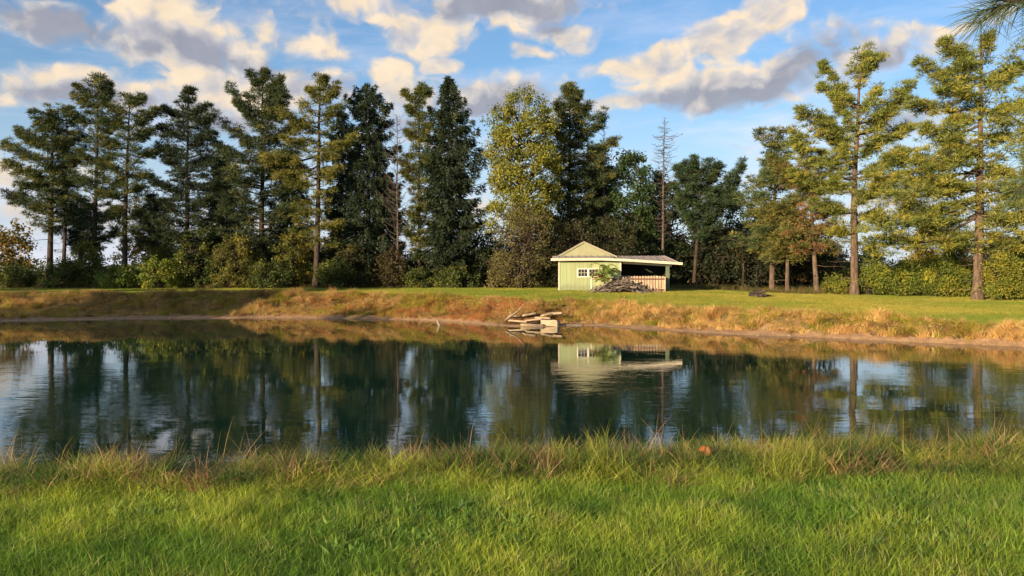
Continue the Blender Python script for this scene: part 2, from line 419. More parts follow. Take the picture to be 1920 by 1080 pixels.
def grow(a, b, st, lim, f=1.12):
    core = list(np.arange(a, b + 1e-6, st)); s = st; v = core[-1]
    while v < lim: s *= f; v += s; core.append(v)
    s = st; v = core[0]
    while v > -lim: s *= f; v -= s; core.insert(0, v)
    return np.array(core)
gx = grow(-36, 32, .30, 1500); gy = grow(3.0, 66, .30, 1500)
GX, GY = np.meshgrid(gx, gy); S = shore_dist(GX, GY); GZ = ground(GX, GY, S)
nx, ny = len(gx), len(gy)
idx = np.arange(nx * ny).reshape(ny, nx)
Q = np.stack([idx[:-1, :-1], idx[:-1, 1:], idx[1:, 1:], idx[1:, :-1]], -1).reshape(-1, 4)

def ground_mat():
    m, N = mat_new('ground')
    tc = N.node('ShaderNodeTexCoord').outputs['Object']
    z = N.node('ShaderNodeAttribute', attribute_name='zone')
    sp = N.node('ShaderNodeSeparateColor', {0: z.outputs['Color']})
    big = N.noise(tc, .35, 5, .55); fine = N.noise(tc, 9, 6, .65); mid = N.noise(tc, 2.0, 5, .6)
    grass = N.mix(N.sstep(big, .35, .65), (.14, .17, .028), (.22, .20, .035))
    grass = N.mix(N.math('MULTIPLY', N.sstep(fine, .45, .7), .5), grass, (.06, .075, .02))
    beach = N.mix(N.sstep(mid, .35, .65), (.34, .225, .125), (.23, .15, .085))
    beach = N.mix(N.sstep(fine, .5, .72), beach, (.40, .28, .17))
    dry = N.mix(N.sstep(mid, .35, .65), (.22, .15, .065), (.10, .095, .035))
    dry = N.mix(N.math('MULTIPLY', sp.outputs[2], .7), dry, (.14, .055, .025))
    c = N.mix(N.sstep(N.math('ADD', sp.outputs[1], N.math('MULTIPLY', N.math('SUBTRACT', mid, .5), .5)), .3, .6), grass, dry)
    c = N.mix(N.sstep(N.math('ADD', sp.outputs[0], N.math('MULTIPLY', N.math('SUBTRACT', mid, .5), .5)), .4, .6), c, beach)
    b = N.node('ShaderNodeBump', {'Strength': .7, 'Distance': .06, 'Height': fine})
    p = N.node('ShaderNodeBsdfPrincipled', {'Base Color': c, 'Roughness': .95, 'Specular IOR Level': .1, 'Normal': b.outputs[0]})
    finish(N, p.outputs[0]); return m
g = mesh_np('ground', np.stack([GX, GY, GZ], -1).reshape(-1, 3), Q, ground_mat(), smooth=True)
g['kind'] = 'structure'
wb, wk, far = profile(GX, GY, S)
zone = np.ones((nx * ny, 4), np.float32)
zone[:, 0] = (np.clip(1 - (S - wb) / .5, 0, 1)).ravel()
zone[:, 1] = (np.clip(1 - (S - wb - wk + .3) / .6, 0, 1) * np.clip(far + .5, 0, 1)).ravel()
zone[:, 2] = np.interp(GX, [-16, -8, 0, 4], [.1, 1, 1, .1]).ravel()
a = g.data.attributes.new('zone', 'FLOAT_COLOR', 'POINT'); a.data.foreach_set('color', zone.ravel())

# ------------------------------------------------------------------ water
def water_mat():
    m, N = mat_new('pond_water')
    tc = N.node('ShaderNodeTexCoord').outputs['Object']
    patch = N.sstep(N.noise(N.vmath('MULTIPLY', tc, (.6, 1, 1)), .16, 3, .5), .38, .62)
    r1 = N.noise(N.vmath('MULTIPLY', tc, (.8, 2.0, 1)), 2.4, 3, .5, .3)
    r2 = N.noise(N.vmath('MULTIPLY', tc, (.9, 2.6, 1)), 7.5, 3, .55)
    r0 = N.noise(N.vmath('MULTIPLY', tc, (1, 1.5, 1)), .7, 2, .5)
    sp = N.node('ShaderNodeSeparateXYZ', {0: tc})
    calm = N.sstep(sp.outputs[1], 40, 12)                     # the lee of the far bank is smoother
    amp = N.math('ADD', .004, N.math('MULTIPLY', N.math('MULTIPLY', calm, N.math('ADD', .035, N.math('MULTIPLY', patch, .34))), 1.0))
    h = N.math('ADD', N.math('MULTIPLY', r1, .016), N.math('ADD', N.math('MULTIPLY', r2, .0012), N.math('MULTIPLY', r0, .02)))
    h = N.math('MULTIPLY', h, amp)
    b = N.node('ShaderNodeBump', {'Strength': 1.0, 'Distance': 1.0, 'Height': h})
    p = N.node('ShaderNodeBsdfPrincipled', {'Base Color': (.006, .026, .017, 1), 'Roughness': .015, 'IOR': 3.0,
               'Normal': b.outputs[0]})
    finish(N, p.outputs[0]); return m
wp = np.array(POND); cw = wp.mean(0)
wo = (wp - cw) * 1.0; nrm = np.roll(wp, -1, 0) - np.roll(wp, 1, 0); nrm = np.c_[nrm[:, 1], -nrm[:, 0]]; nrm /= np.linalg.norm(nrm, axis=1)[:, None]
area = .5 * np.sum(wp[:, 0] * np.roll(wp[:, 1], -1) - np.roll(wp[:, 0], -1) * wp[:, 1])
if area < 0: nrm = -nrm
out = wp + nrm * .5
me = bpy.data.meshes.new('water')
pts = [(x, y, 0) for x, y in out]
if area < 0: pts = pts[::-1]
me.from_pydata(pts, [], [tuple(range(len(pts)))]); me.update(); me.materials.append(water_mat())
o = bpy.data.objects.new('water', me); COL.objects.link(o); o['kind'] = 'structure'

# ------------------------------------------------------------------ trees
def place(px, D, top):
    x = (px - 960) / F_PX * D; z0 = gz(x, D) - .05
    return x, z0, EYE + (HZ - top) / F_PX * D - z0

def env(prof, D, z0):
    """crown outline measured in the photograph -> heights above the base and left / right reach in metres"""
    p = sorted(prof, key=lambda q: -q[0])
    z = np.array([EYE + (HZ - q[0]) / F_PX * D - z0 for q in p])
    return z, np.array([q[1] for q in p]) / F_PX * D, np.array([q[2] for q in p]) / F_PX * D

def clump_tint(r, n, base, accent, p_acc, var=.30):
    base = np.array(base); accent = np.array(accent)
    k = (r.random(n) < p_acc * 1.2).astype(float) * r.uniform(.2, .9, n)
    c = base[None] * (1 - k[:, None]) + accent[None] * k[:, None]
    return c * r.uniform(1 - var, 1 + var, (n, 1))

def trunk_path(h, lean, bend, r, n=14):
    t = np.linspace(0, 1, n)
    x = lean * t + bend * np.sin(t * np.pi) + np.cumsum(r.normal(0, .05 * h / n, n)) * t * (1 - t * .5) * (t > 0)
    y = np.cumsum(r.normal(0, .02 * h / n, n)) * (t > 0)
    return np.stack([x, y, t * h], 1)

def conifer(label, px, D, top, prof, kind='pine', lean=0, bend=0, rad=.24, nb=80, base=(.06, .085, .032), accent=(.16, .15, .035),
            pacc=.25, dens=1.0, bark='bark', seed=1, gapz=None, group=None, deadlow=10, name='pine_tree', tsize=1.0, loc=None, limbs=(), lthick=1.0):
    r = np.random.default_rng(seed)
    x, z0, h = place(px, D, top) if loc is None else loc
    root = empty(name, (x, D, z0), 0, label, 'tree', group)
    zz, rl, rr = env(prof, D, z0)
    tp = trunk_path(h, lean * D / F_PX, bend * D / F_PX, r)
    tb = Tubes(); tt = np.linspace(0, 1, len(tp))
    rads = rad * (1 - tt) ** .8 + .02; rads[0] *= 1.35
    tp[0, 2] = -.25
    tb.add(tp, rads, 9); tb.build('trunk', M[bark], root)
    def axis(z): return np.array([np.interp(z, tp[:, 2], tp[:, 0]), np.interp(z, tp[:, 2], tp[:, 1]), z])
    br = Tubes(); Vs = []; Cs = []
    zlo, zhi = zz[0], min(zz[-1], h) - .15
    zs = zlo + (zhi - zlo) * (np.arange(nb) + r.uniform(-.45, .45, nb)) / nb
    kw = 0 if kind == 'spruce' else .5; zs = np.round(zs / .5) * .5 * kw + zs * (1 - kw)                      # loose whorls
    ph = (np.arange(nb) * 2.39996 + r.uniform(-.5, .5, nb))
    for i in range(nb):
        z = float(np.clip(zs[i], zlo, zhi)); f = (z - zlo) / max(zhi - zlo, .1)
        c, s = math.cos(ph[i]), math.sin(ph[i])
        L = np.interp(z, zz, rl); Rr = np.interp(z, zz, rr)
        reach = (Rr if c > 0 else L) * c * c + .5 * (L + Rr) * s * s
        reach *= r.uniform(.62, 1.25) if r.random() > .15 else r.uniform(.3, .55)
        if reach < .12: reach = .12
        if limbs: reach *= .72
        if kind == 'pine': rise, curve = .10 + .55 * f ** 1.5 + r.normal(0, .08), .10
        elif kind == 'spruce': rise, curve = -.25 + .5 * f ** 2 + r.normal(0, .12), .10
        else: rise, curve = .25 + .35 * f + r.normal(0, .07), .12
        rise = min(rise, (h + .1 - z) / reach - curve)
        t = np.linspace(0, 1, 6)
        d = np.array([c, s, 0.0]); sag = -.10 * reach * np.sin(t * np.pi) if kind != 'spruce' else -.12 * reach * np.sin(t * np.pi)
        A = axis(z - rise * reach * .5 if kind == 'pine' else z)
        path = A[None] + d[None] * (reach * t)[:, None]; path[:, 2] += rise * reach * t + curve * reach * t * t + sag
        path[1:, :2] += r.normal(0, .03 * reach, (5, 2))
        b0 = min(.075, .018 + .012 * reach) * (1.2 - .5 * f)
        br.add(path, b0 * (1 - t) + .008, 4)
        side = np.array([-s, c, 0.0])
        def at(u): return np.stack([np.interp(u, t, path[:, k]) for k in range(3)], -1)
        if kind == 'spruce':
            # side twigs all along the branch, each carrying hanging sprays
            nt = max(6, int(reach * 15 * dens)); u = r.uniform(.08, 1.0, nt); P = at(u)
            sl = .50 * reach * (1.05 - u) ** .7 * r.uniform(.4, 1, nt) + .12; sg = np.where(r.random(nt) < .5, -1, 1)
            tw = unit(d[None] * .8 + side[None] * sg[:, None] + np.c_[np.zeros((nt, 2)), r.normal(-.05, .12, nt)])
            per = 16
            w = r.random((nt, per)) ** .8
            Q_ = P[:, None] + tw[:, None] * (sl[:, None] * w)[..., None]
            Q_[..., 2] -= .42 * r.random((nt, per)) ** 1.3 * (1 + .8 * (1 - f)) + .06 * sl[:, None] * w
            Q_ += r.normal(0, .045, Q_.shape)
            Dr = unit(tw[:, None] * .8 + d[None, None] * .3 + r.normal(0, .45, Q_.shape) + np.array([0, 0, -.45]))
            Ln = r.uniform(.18, .36, (nt * per)) * tsize; Wn = r.uniform(.06, .12, nt * per) * tsize
            V = tris(Q_.reshape(-1, 3), Dr.reshape(-1, 3), Ln, Wn, r)
            col = np.repeat(clump_tint(r, nt, base, accent, pacc), per, 0)
            Vs.append(V); Cs.append(col)
        else:
            # puffs of needles in flat plates on the outer part of each limb
            t0 = .16 if kind == 'pine' else .10
            npf = max(5, int(reach * 9.5 * dens)); u = t0 + (1 - t0) * r.random(npf) ** .7; P = at(u)
            wd = .30 * reach * np.sin(np.clip((u - t0 + .12) / (1.12 - t0), 0, 1) * np.pi * .92) ** .7
            P = P + side[None] * (wd * r.uniform(-1, 1, npf))[:, None]
            P[:, 2] += r.normal(.05, .08 + .05 * reach, npf)
            for q in range(0, npf, 2):                                   # twigs out to the puffs
                j = np.array([0.0, .5, 1.0]); A0 = at(np.array([max(0, u[q] - .12)]))[0]
                br.add(A0[None] * (1 - j)[:, None] + P[q][None] * j[:, None], [.014, .01, .006], 3)
            per = 40
            pr = r.uniform(.22, .42, npf)
            Dr = unit(r.normal(0, 1, (npf, per, 3)) * np.array([1, 1, .55]) + np.array([0, 0, .55]) + d[None, None] * .45)
            Q_ = P[:, None] + Dr * (pr[:, None] * r.random((npf, per)) ** .5)[..., None] * np.array([1.25, 1.25, .62])
            Ln = r.uniform(.16, .34, npf * per) * tsize; Wn = r.uniform(.035, .075, npf * per) * tsize
            V = tris(Q_.reshape(-1, 3), Dr.reshape(-1, 3), Ln, Wn, r)
            col = np.repeat(clump_tint(r, npf, base, accent, pacc), per, 0)
            Vs.append(V); Cs.append(col)
    # main limbs measured in the photograph: (row where the limb leaves the trunk, tip column, tip row)
    for ay, tx, ty in limbs:
        za = EYE + (HZ - ay) / F_PX * D - z0; A = axis(min(za, h * .97)); tip = np.array([(tx - px) / F_PX * D, r.normal(0, .22) * abs(tx - px) / F_PX * D, EYE + (HZ - ty) / F_PX * D - z0])
        t = np.linspace(0, 1, 9); Lh = np.linalg.norm(tip - A); path = A[None] * (1 - t)[:, None] + tip[None] * t[:, None]
        path[:, 2] -= .10 * Lh * np.sin(t * np.pi) ** 1.2; path[1:-1] += r.normal(0, .02 * Lh, (7, 3)); d = unit(tip - A)
        br.add(path, min(.10, .03 + .014 * Lh) * (1 - t) + .008, 5)
        side = unit(np.cross(d, [0, 0, 1.0])); npf = int(7 + Lh * 15 * lthick); u = .22 + .80 * r.random(npf) ** .75
        P = np.stack([np.interp(u, t, path[:, k]) for k in range(3)], -1) + d[None] * np.clip(u - 1, 0, 1)[:, None] * Lh
        wd = (.16 + .13 * Lh * np.sin(np.clip((u - .1), 0, 1) * np.pi * .95)) 
        P = P + side[None] * (wd * r.normal(0, .75, npf))[:, None]; P[:, 2] += r.normal(.10, .10 + .035 * Lh, npf) * lthick
        per = 50; pr = r.uniform(.20, .38, npf)
        Dr = unit(r.normal(0, 1, (npf, per, 3)) * np.array([1, 1, .6]) + np.array([0, 0, .5]) + d[None, None] * .5)
        Q_ = P[:, None] + Dr * (pr[:, None] * r.random((npf, per)) ** .5)[..., None] * np.array([1.2, 1.2, .7])
        Ln = r.uniform(.16, .34, npf * per) * tsize; Wn = r.uniform(.03, .065, npf * per) * tsize
        Vs.append(tris(Q_.reshape(-1, 3), Dr.reshape(-1, 3), Ln, Wn, r))
        Cs.append(np.repeat(clump_tint(r, npf, np.array(base) * r.uniform(.85, 1.1), accent, pacc * r.uniform(.3, 1.5)), per, 0))
    # bare broken stubs on the clear trunk
    for i in range(deadlow):
        z = r.uniform(.22 * zlo, zlo + .1 * (h - zlo)); a = r.uniform(0, 6.28); l = r.uniform(.5, 2.2); A = axis(z); t = np.linspace(0, 1, 4)
        p = A[None] + np.stack([np.cos(a) * l * t, np.sin(a) * l * t, -.15 * l * t + .1 * l * t * t + r.normal(0, .04, 4)], 1)
        br.add(p, .022 * (1 - t) + .006, 4)
        for q in range(3):
            k = r.uniform(.4, .95); B = p[0] + (p[-1] - p[0]) * k
            br.add(np.stack([B, B + r.normal(0, .25, 3) + [0, 0, -.1]]), [.008, .004], 3)
    br.build('branches', M[bark], root)
    V = np.concatenate(Vs).reshape(-1, 3); C = np.repeat(np.concatenate(Cs), 3, 0)
    mesh_np('crown', V, np.arange(len(V)).reshape(-1, 3), M['needle'], root, C)
    return root

def broadleaf(label, px, D, top, prof, base=(.09, .11, .03), accent=(.22, .18, .03), pacc=.3, ncl=120, per=90, csz=.75, leaf=.17,
              rad=.2, stems=1, seed=1, bark='bark', group=None, name='deciduous_tree', cat='tree', inner=.35, limb=True, spray=0.0, twigs=0, loc=None):
    r = np.random.default_rng(seed)
    x, z0, h = place(px, D, top) if loc is None else loc
    root = empty(name, (x, D, z0), 0, label, cat, group)
    zz, rl, rr = env(prof, D, z0); zz = np.maximum(zz, .15)
    # clump centres through the crown, mostly near its surface
    z = r.uniform(zz[0], zz[-1], ncl * 4); L = np.interp(z, zz, rl); Rr = np.interp(z, zz, rr)
    keep = r.random(len(z)) < (L + Rr) / (rl + rr).max(); z = z[keep][:ncl]; L = L[keep][:ncl]; Rr = Rr[keep][:ncl]; n = len(z)
    a = r.uniform(0, 2 * np.pi, n); q = inner + (1 - inner) * r.random(n) ** .5
    c, s = np.cos(a), np.sin(a); mid = .5 * (L + Rr)
    sub = csz * .28; leaf = leaf * 1.35
    P = np.stack([np.where(c > 0, np.maximum(Rr - sub, .05), np.maximum(L - sub, .05)) * c * q, np.maximum(mid - sub, .05) * s * q, z], 1)
    P[:, 2] = np.minimum(P[:, 2], zz[-1] - sub * .6)
    cs = csz * r.uniform(.55, 1.2, n)
    # each clump is a handful of smaller sprays, so its outline is ragged
    k = 6
    off = unit(r.normal(0, 1, (n, k, 3))) * (cs[:, None] * r.uniform(.25, .85, (n, k)))[..., None] * np.array([1, 1, .7])
    PP = (P[:, None] + off).reshape(-1, 3); m = max(4, per // k)
    O = r.normal(0, 1, (len(PP), m, 3)) * (np.repeat(cs, k) * .26)[:, None, None]
    Q_ = PP[:, None] + O; Q_[..., 2] = np.maximum(Q_[..., 2], .02)
    Dr = unit(r.normal(0, 1, Q_.shape) + np.array([0, 0, -.2 + spray]) + unit(O) * .5)
    N_ = Q_.shape[0] * m
    Ln = leaf * r.uniform(.7, 1.3, N_); V = leaves(Q_.reshape(-1, 3), Dr.reshape(-1, 3), Ln, Ln * r.uniform(.45, .7, N_), r)
    col = np.repeat(np.repeat(clump_tint(r, n, base, accent, pacc, .2), k, 0) * r.uniform(.85, 1.15, (n * k, 1)), m, 0)
    V = V.reshape(-1, 3); C = np.repeat(col, 4, 0)
    # wood
    tk = Tubes(); br = Tubes(); hz0 = zz[0] + .45 * (zz[-1] - zz[0])
    hubs = []
    for i in range(stems):
        bx, by = (0, 0) if stems == 1 else r.normal(0, .15 * stems ** .5, 2)
        t = np.linspace(0, 1, 8); lx, ly = r.normal(0, .06 * h, 2) if stems == 1 else r.normal(0, .16 * h, 2)
        H = h * (.82 if stems == 1 else r.uniform(.5, .8))
        p = np.stack([bx + lx * t * t, by + ly * t * t, H * t - .2 * (t == 0)], 1); p[1:, :2] += r.normal(0, .012 * h, (7, 2))
        tk.add(p, (rad * (1 - .85 * t)) * (1 if stems == 1 else .6), 7); hubs.append(p)
    tk.build('trunk' if stems == 1 else 'stems', M[bark], root)
    if limb:
        for i in range(n):
            hp = hubs[r.integers(len(hubs))]; zt = max(.15 * h, P[i, 2] - r.uniform(.15, .35) * (abs(P[i, 0]) + abs(P[i, 1]) + .12 * h))
            zt = min(zt, hp[-1, 2]); A = np.array([np.interp(zt, hp[:, 2], hp[:, j]) for j in range(3)])
            t = np.linspace(0, 1, 5); p = A[None] * (1 - t)[:, None] + P[i][None] * t[:, None]
            p[:, 2] += -.06 * np.linalg.norm(P[i] - A) * np.sin(t * np.pi); p[1:-1] += r.normal(0, .03 * np.linalg.norm(P[i] - A) + .01, (3, 3))
            br.add(p, (.012 + .10 * rad + .010 * np.linalg.norm(P[i] - A)) * (1 - t) + .008, 4)
    for i in range(twigs):
        j = r.integers(n); e = P[j] + unit(r.normal(0, 1, 3) + np.array([0, 0, .6])) * cs[j] * r.uniform(1.0, 1.9)
        br.add(np.stack([P[j], (P[j] + e) / 2 + r.normal(0, .05, 3), e]), [.012, .008, .004], 3)
    br.build('branches', M[bark], root)
    mesh_np('crown' if cat == 'tree' else 'foliage', V, np.arange(len(V)).reshape(-1, 4), M['leaf'], root, C)
    return root

def dead_tree(label, px, D, top, prof, nb=60, rad=.14, seed=1, up=.2, lean=0, group=None, fine=9, bark='dead'):
    r = np.random.default_rng(seed); x, z0, h = place(px, D, top)
    root = empty('dead_tree', (x, D, z0), 0, label, 'tree', group); zz, rl, rr = env(prof, D, z0)
    tp = trunk_path(h, lean * D / F_PX, 0, r); tt = np.linspace(0, 1, len(tp)); tp[0, 2] = -.2
    tb = Tubes(); tb.add(tp, rad * (1 - tt) ** .9 + .015, 8); tb.build('trunk', M[bark], root); br = Tubes()
    for i in range(nb):
        z = zz[0] + (min(zz[-1], h) - zz[0]) * (i + r.random()) / nb; a = i * 2.4 + r.normal(0, .3); c, s = math.cos(a), math.sin(a)
        L, Rr = np.interp(z, zz, rl), np.interp(z, zz, rr)
        re = ((Rr if c > 0 else L) * c * c + .5 * (L + Rr) * s * s) * r.uniform(.5, 1.1)
        A = np.array([np.interp(z, tp[:, 2], tp[:, 0]), np.interp(z, tp[:, 2], tp[:, 1]), z]); t = np.linspace(0, 1, 5)
        u = up + r.normal(0, .12)
        p = A[None] + np.stack([c * re * t, s * re * t, re * (u * t + .15 * t * t - .12 * np.sin(t * np.pi))], 1); p[1:] += r.normal(0, .03 * re, (4, 3))
        br.add(p, (.012 + .010 * re) * (1 - t) + .006, 4)
        for q in range(int(fine * max(.3, min(re, 2)))):
            k = r.uniform(.15, 1); B = np.array([np.interp(k, t, p[:, j]) for j in range(3)])
            e = B + (np.array([c, s, 0]) * .6 + r.normal(0, .55, 3) + np.array([0, 0, up * .5])) * .28 * re * (1.2 - k) + r.normal(0, .06, 3)
            br.add(np.stack([B, e]), [.008, .004], 3)
    br.build('branches', M[bark], root); return root

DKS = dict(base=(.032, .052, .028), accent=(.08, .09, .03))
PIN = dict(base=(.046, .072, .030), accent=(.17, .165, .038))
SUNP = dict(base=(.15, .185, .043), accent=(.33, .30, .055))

conifer('broad leaning pine at the far left end of the treeline, crown reaching the picture edge', 92, 69, 212,
        [(212,14,14),(235,40,24),(265,62,42),(300,88,52),(345,70,48),(375,92,46),(410,50,40),(440,20,20)], lean=10, nb=52, seed=11, dens=.6, limbs=[(300,4,272),(280,37,248),(262,65,214),(330,2,308),(385,4,366),(250,106,208),(300,140,250),(340,50,352),(320,150,300),(360,60,325),(345,140,345),(395,58,388),(375,135,380),(280,60,262)], rad=.26, bark='bark', pacc=.3, **PIN)
conifer('slim pine trunk close behind the leftmost leaning pine', 118, 71, 200,
        [(200,10,14),(225,25,32),(260,28,36),(310,30,34),(370,26,26),(420,12,14)], lean=10, nb=46, seed=12, dens=.85, rad=.17, pacc=.2, **PIN)
conifer('tall pine with thin sparse dark top above two bushier neighbours', 177, 68, 142,
        [(142,3,3),(158,30,26),(185,38,34),(210,26,30),(260,34,34),(320,40,40),(380,44,42),(430,36,34),(470,14,14)], kind='fir', lean=6, nb=64, seed=13, dens=.55, limbs=[(201, 143, 185), (184, 152, 168), (190, 210, 174), (176, 205, 160), (231, 130, 215), (253, 216, 237), (305, 148, 289), (318, 212, 302), (346, 135, 330), (361, 228, 345), (386, 140, 370), (406, 222, 390), (431, 138, 415), (456, 216, 440)], rad=.2, pacc=.15, bark='bark', **PIN)
conifer('pine with rounded green crown and bare dark trunk, third from the left', 233, 67, 174,
        [(174,16,22),(195,36,50),(230,46,58),(262,44,50),(300,40,50),(345,46,48),(390,42,48),(430,34,40),(455,12,14)], lean=14, nb=52, seed=14, dens=.6, limbs=[(240,298,212),(225,200,196),(205,270,184),(265,292,250),(290,290,285),(280,190,262),(320,195,312),(330,280,330),(360,270,352),(370,196,366),(410,262,402),(400,205,410),(230,196,232)], rad=.22, pacc=.28, **PIN)
conifer('dark spiky pine with narrow pointed top and wide lower limbs', 350, 68, 170,
        [(170,3,4),(195,14,14),(215,30,26),(245,50,54),(290,60,64),(340,68,68),(390,76,72),(440,80,80),(490,60,60)], kind='fir', lean=4, nb=80, seed=15, dens=.7, limbs=[(186, 360, 172), (221, 308, 207), (216, 390, 202), (238, 410, 224), (255, 299, 241), (290, 295, 276), (273, 412, 259), (359, 295, 345), (385, 277, 371), (390, 403, 376), (420, 269, 406), (420, 416, 406), (312, 390, 298), (316, 312, 302), (354, 425, 340), (454, 285, 440), (459, 420, 445)], rad=.21, pacc=.08, **DKS)
conifer('tall dark pine with upswept feathery limbs in the middle of the left row', 488, 68, 138,
        [(138,10,10),(165,40,46),(200,50,60),(250,64,70),(300,78,78),(350,88,86),(400,94,92),(450,92,88),(500,60,60)], kind='fir', lean=6, nb=90, seed=16, dens=.72, limbs=[(164, 498, 138), (170, 472, 144), (235, 433, 170), (215, 533, 159), (240, 546, 185), (280, 420, 233), (302, 407, 276), (350, 403, 324), (389, 394, 363), (266, 565, 240), (324, 529, 298), (316, 570, 290), (371, 560, 345), (419, 425, 393), (419, 542, 393), (456, 400, 430), (456, 575, 430), (245, 450, 195), (225, 520, 180)], rad=.25, pacc=.12, base=(.042,.066,.03), accent=(.15,.15,.035))
conifer('pine with golden sunlit puffs of needles and twin dark trunk', 592, 66, 143,
        [(143,10,10),(165,30,34),(195,50,44),(235,56,50),(265,62,44),(300,76,50),(340,50,40),(385,44,34),(430,60,44),(470,50,40)], lean=14, nb=46, seed=17, dens=.65, limbs=[(200,634,163),(190,581,172),(240,524,212),(230,650,205),(280,668,262),(290,500,304),(270,532,262),(310,520,330),(300,645,282),(345,540,345),(335,640,320),(400,552,395),(420,640,425),(180,612,150),(250,560,235)], rad=.26, pacc=.55, bark='bark', base=(.09,.115,.033), accent=(.22,.20,.042))
conifer('dense dark spruce with rounded top right of the golden pine', 690, 68, 156,
        [(156,4,4),(175,28,24),(200,44,36),(240,46,44),(290,48,50),(340,52,48),(400,56,46),(450,50,46),(500,30,30)], kind='spruce', nb=170, seed=18, dens=.62, rad=.22, pacc=.05, name='spruce_tree', deadlow=4, **DKS)
conifer('narrow pine just left of the drooping spruce', 786, 67, 166,
        [(166,6,6),(180,22,22),(210,18,20),(260,24,22),(300,30,24),(340,24,20),(400,26,22),(460,22,20),(490,10,10)], nb=64, seed=19, dens=1.0, limbs=[(195, 761, 181), (179, 792, 165), (190, 805, 176), (221, 766, 207), (320, 753, 306), (342, 757, 328), (416, 770, 402), (254, 808, 240), (264, 762, 250), (314, 815, 300), (394, 812, 380), (454, 765, 440), (464, 806, 450)], rad=.15, pacc=.35, base=(.075,.10,.03), accent=(.22,.20,.04))
conifer('large dark weeping spruce with layered drooping limbs, tallest in the gap left of the shed', 842, 67, 142,
        [(142,2,2),(165,13,16),(190,24,26),(215,34,50),(250,42,54),(300,48,64),(350,50,60),(400,56,56),(450,54,46),(505,44,40)], kind='spruce', nb=210, seed=20, dens=.62, rad=.26, pacc=.05, name='spruce_tree', deadlow=0, **DKS)
dead_tree('dead leafless pine with reddish brown twigs beside the dense dark spruce', 745, 66, 215, [(215,6,6),(235,24,22),(280,22,24),(340,40,30),(400,44,30),(450,30,26),(480,16,16)], nb=86, seed=21, up=.6, fine=14, rad=.09)
broadleaf('tall yellow green deciduous tree behind the shed, brightest crown in the middle', 982, 65, 172,
        [(172,6,14),(190,44,34),(215,70,54),(260,74,66),(310,74,70),(350,70,70),(400,78,64),(435,66,50)], ncl=215, per=120, inner=.42, csz=.85, leaf=.15, rad=.24, seed=22, base=(.165,.19,.038), accent=(.28,.27,.045), pacc=.45, bark='bark')
conifer('tall spruce with long outward limbs right of the yellow green tree', 1068, 68, 165,
        [(165,4,4),(185,24,22),(215,36,46),(245,44,66),(290,48,72),(340,50,66),(390,56,60),(440,50,50)], kind='fir', nb=96, seed=23, dens=.72, limbs=[(192, 1069, 164), (240, 1104, 198), (280, 1130, 224), (310, 1154, 267), (235, 1043, 202), (268, 1030, 240), (339, 1125, 311), (358, 1146, 330), (328, 1020, 300), (378, 1015, 350), (408, 1130, 380), (215, 1085, 180), (428, 1010, 400), (448, 1120, 420)], rad=.22, pacc=.25, name='spruce_tree', base=(.05,.072,.03), accent=(.19,.18,.04))
dead_tree('thin dead conifer with spidery twigs against the tall spruce', 1132, 69, 228, [(228,4,4),(255,16,14),(300,18,20),(350,18,18),(420,14,14)], nb=60, seed=24, rad=.1)
broadleaf('dark green leafy tree between the tall spruce and the dead spire', 1185, 69, 280,
        [(280,12,12),(300,34,30),(340,46,38),(390,50,42),(440,54,44),(480,50,44)], ncl=110, per=100, seed=25, base=(.045,.085,.03), accent=(.07,.11,.035), pacc=.3, rad=.16)
dead_tree('tall bare dead spruce with short horizontal twigs standing alone against the sky', 1243, 67, 222, [(222,3,3),(240,16,14),(262,26,36),(300,30,32),(340,22,26),(400,24,24),(450,16,16)], nb=120, seed=26, rad=.12, up=.02, fine=14)
conifer('dark flat topped pine with leaning reddish trunk right of the shed roof', 1300, 66, 302,
        [(302,36,6),(315,50,80),(345,46,86),(375,42,74),(410,36,60),(450,28,40)], nb=40, seed=27, dens=.9, limbs=[(370,1268,318),(365,1300,302),(370,1345,312),(375,1388,318),(385,1380,345),(395,1262,350),(410,1370,372),(420,1270,385),(430,1350,400)], lean=16, rad=.15, pacc=.1, bark='bark', base=(.04,.07,.032), accent=(.09,.10,.035))
broadleaf('dark thicket tree with small leaves behind the flat topped pine', 1262, 71, 345,
        [(345,20,20),(380,50,60),(430,56,70),(490,60,80)], ncl=80, per=90, seed=28, base=(.03,.05,.022), accent=(.05,.06,.025), pacc=.2, rad=.14)
broadleaf('yellow leaved sapling glowing in the shade right of the shed', 1282, 72, 440, [(440,10,10),(465,26,24),(510,24,20)], ncl=16, per=60, csz=.5, seed=29, base=(.20,.18,.03), accent=(.26,.22,.03), rad=.06)
conifer('rounded blue green pine top left of the rusty pine', 1447, 62, 240,
        [(240,12,14),(258,34,28),(285,46,26),(320,36,34),(350,54,50),(400,70,56),(440,76,46),(485,60,36)], nb=70, seed=30, dens=.75, lean=6, rad=.2, pacc=.3, bark='bark_red', deadlow=2, base=(.07,.105,.04), accent=(.20,.19,.045))
conifer('pine half turned rusty orange with sunlit leaning trunk', 1532, 58, 300,
        [(300,20,12),(325,66,24),(350,56,34),(385,40,36),(420,36,44),(450,44,40),(478,24,26)], nb=40, seed=31, deadlow=3, dens=.6, limbs=[(330,1448,306),(340,1455,322),(345,1470,345),(400,1575,395),(430,1470,440),(425,1580,436),(460,1490,466),(450,1570,470),(370,1545,350)], lean=-20, rad=.18, pacc=.5, bark='bark_red', base=(.12,.14,.04), accent=(.30,.13,.075))
conifer('shaded pine low crown left of the rusty pine trunk', 1476, 60, 380,
        [(380,30,20),(410,60,24),(450,66,30),(490,40,30)], nb=40, seed=32, deadlow=2, dens=1.0, rad=.15, pacc=.35, bark='bark_red', base=(.10,.115,.035), accent=(.22,.18,.04))
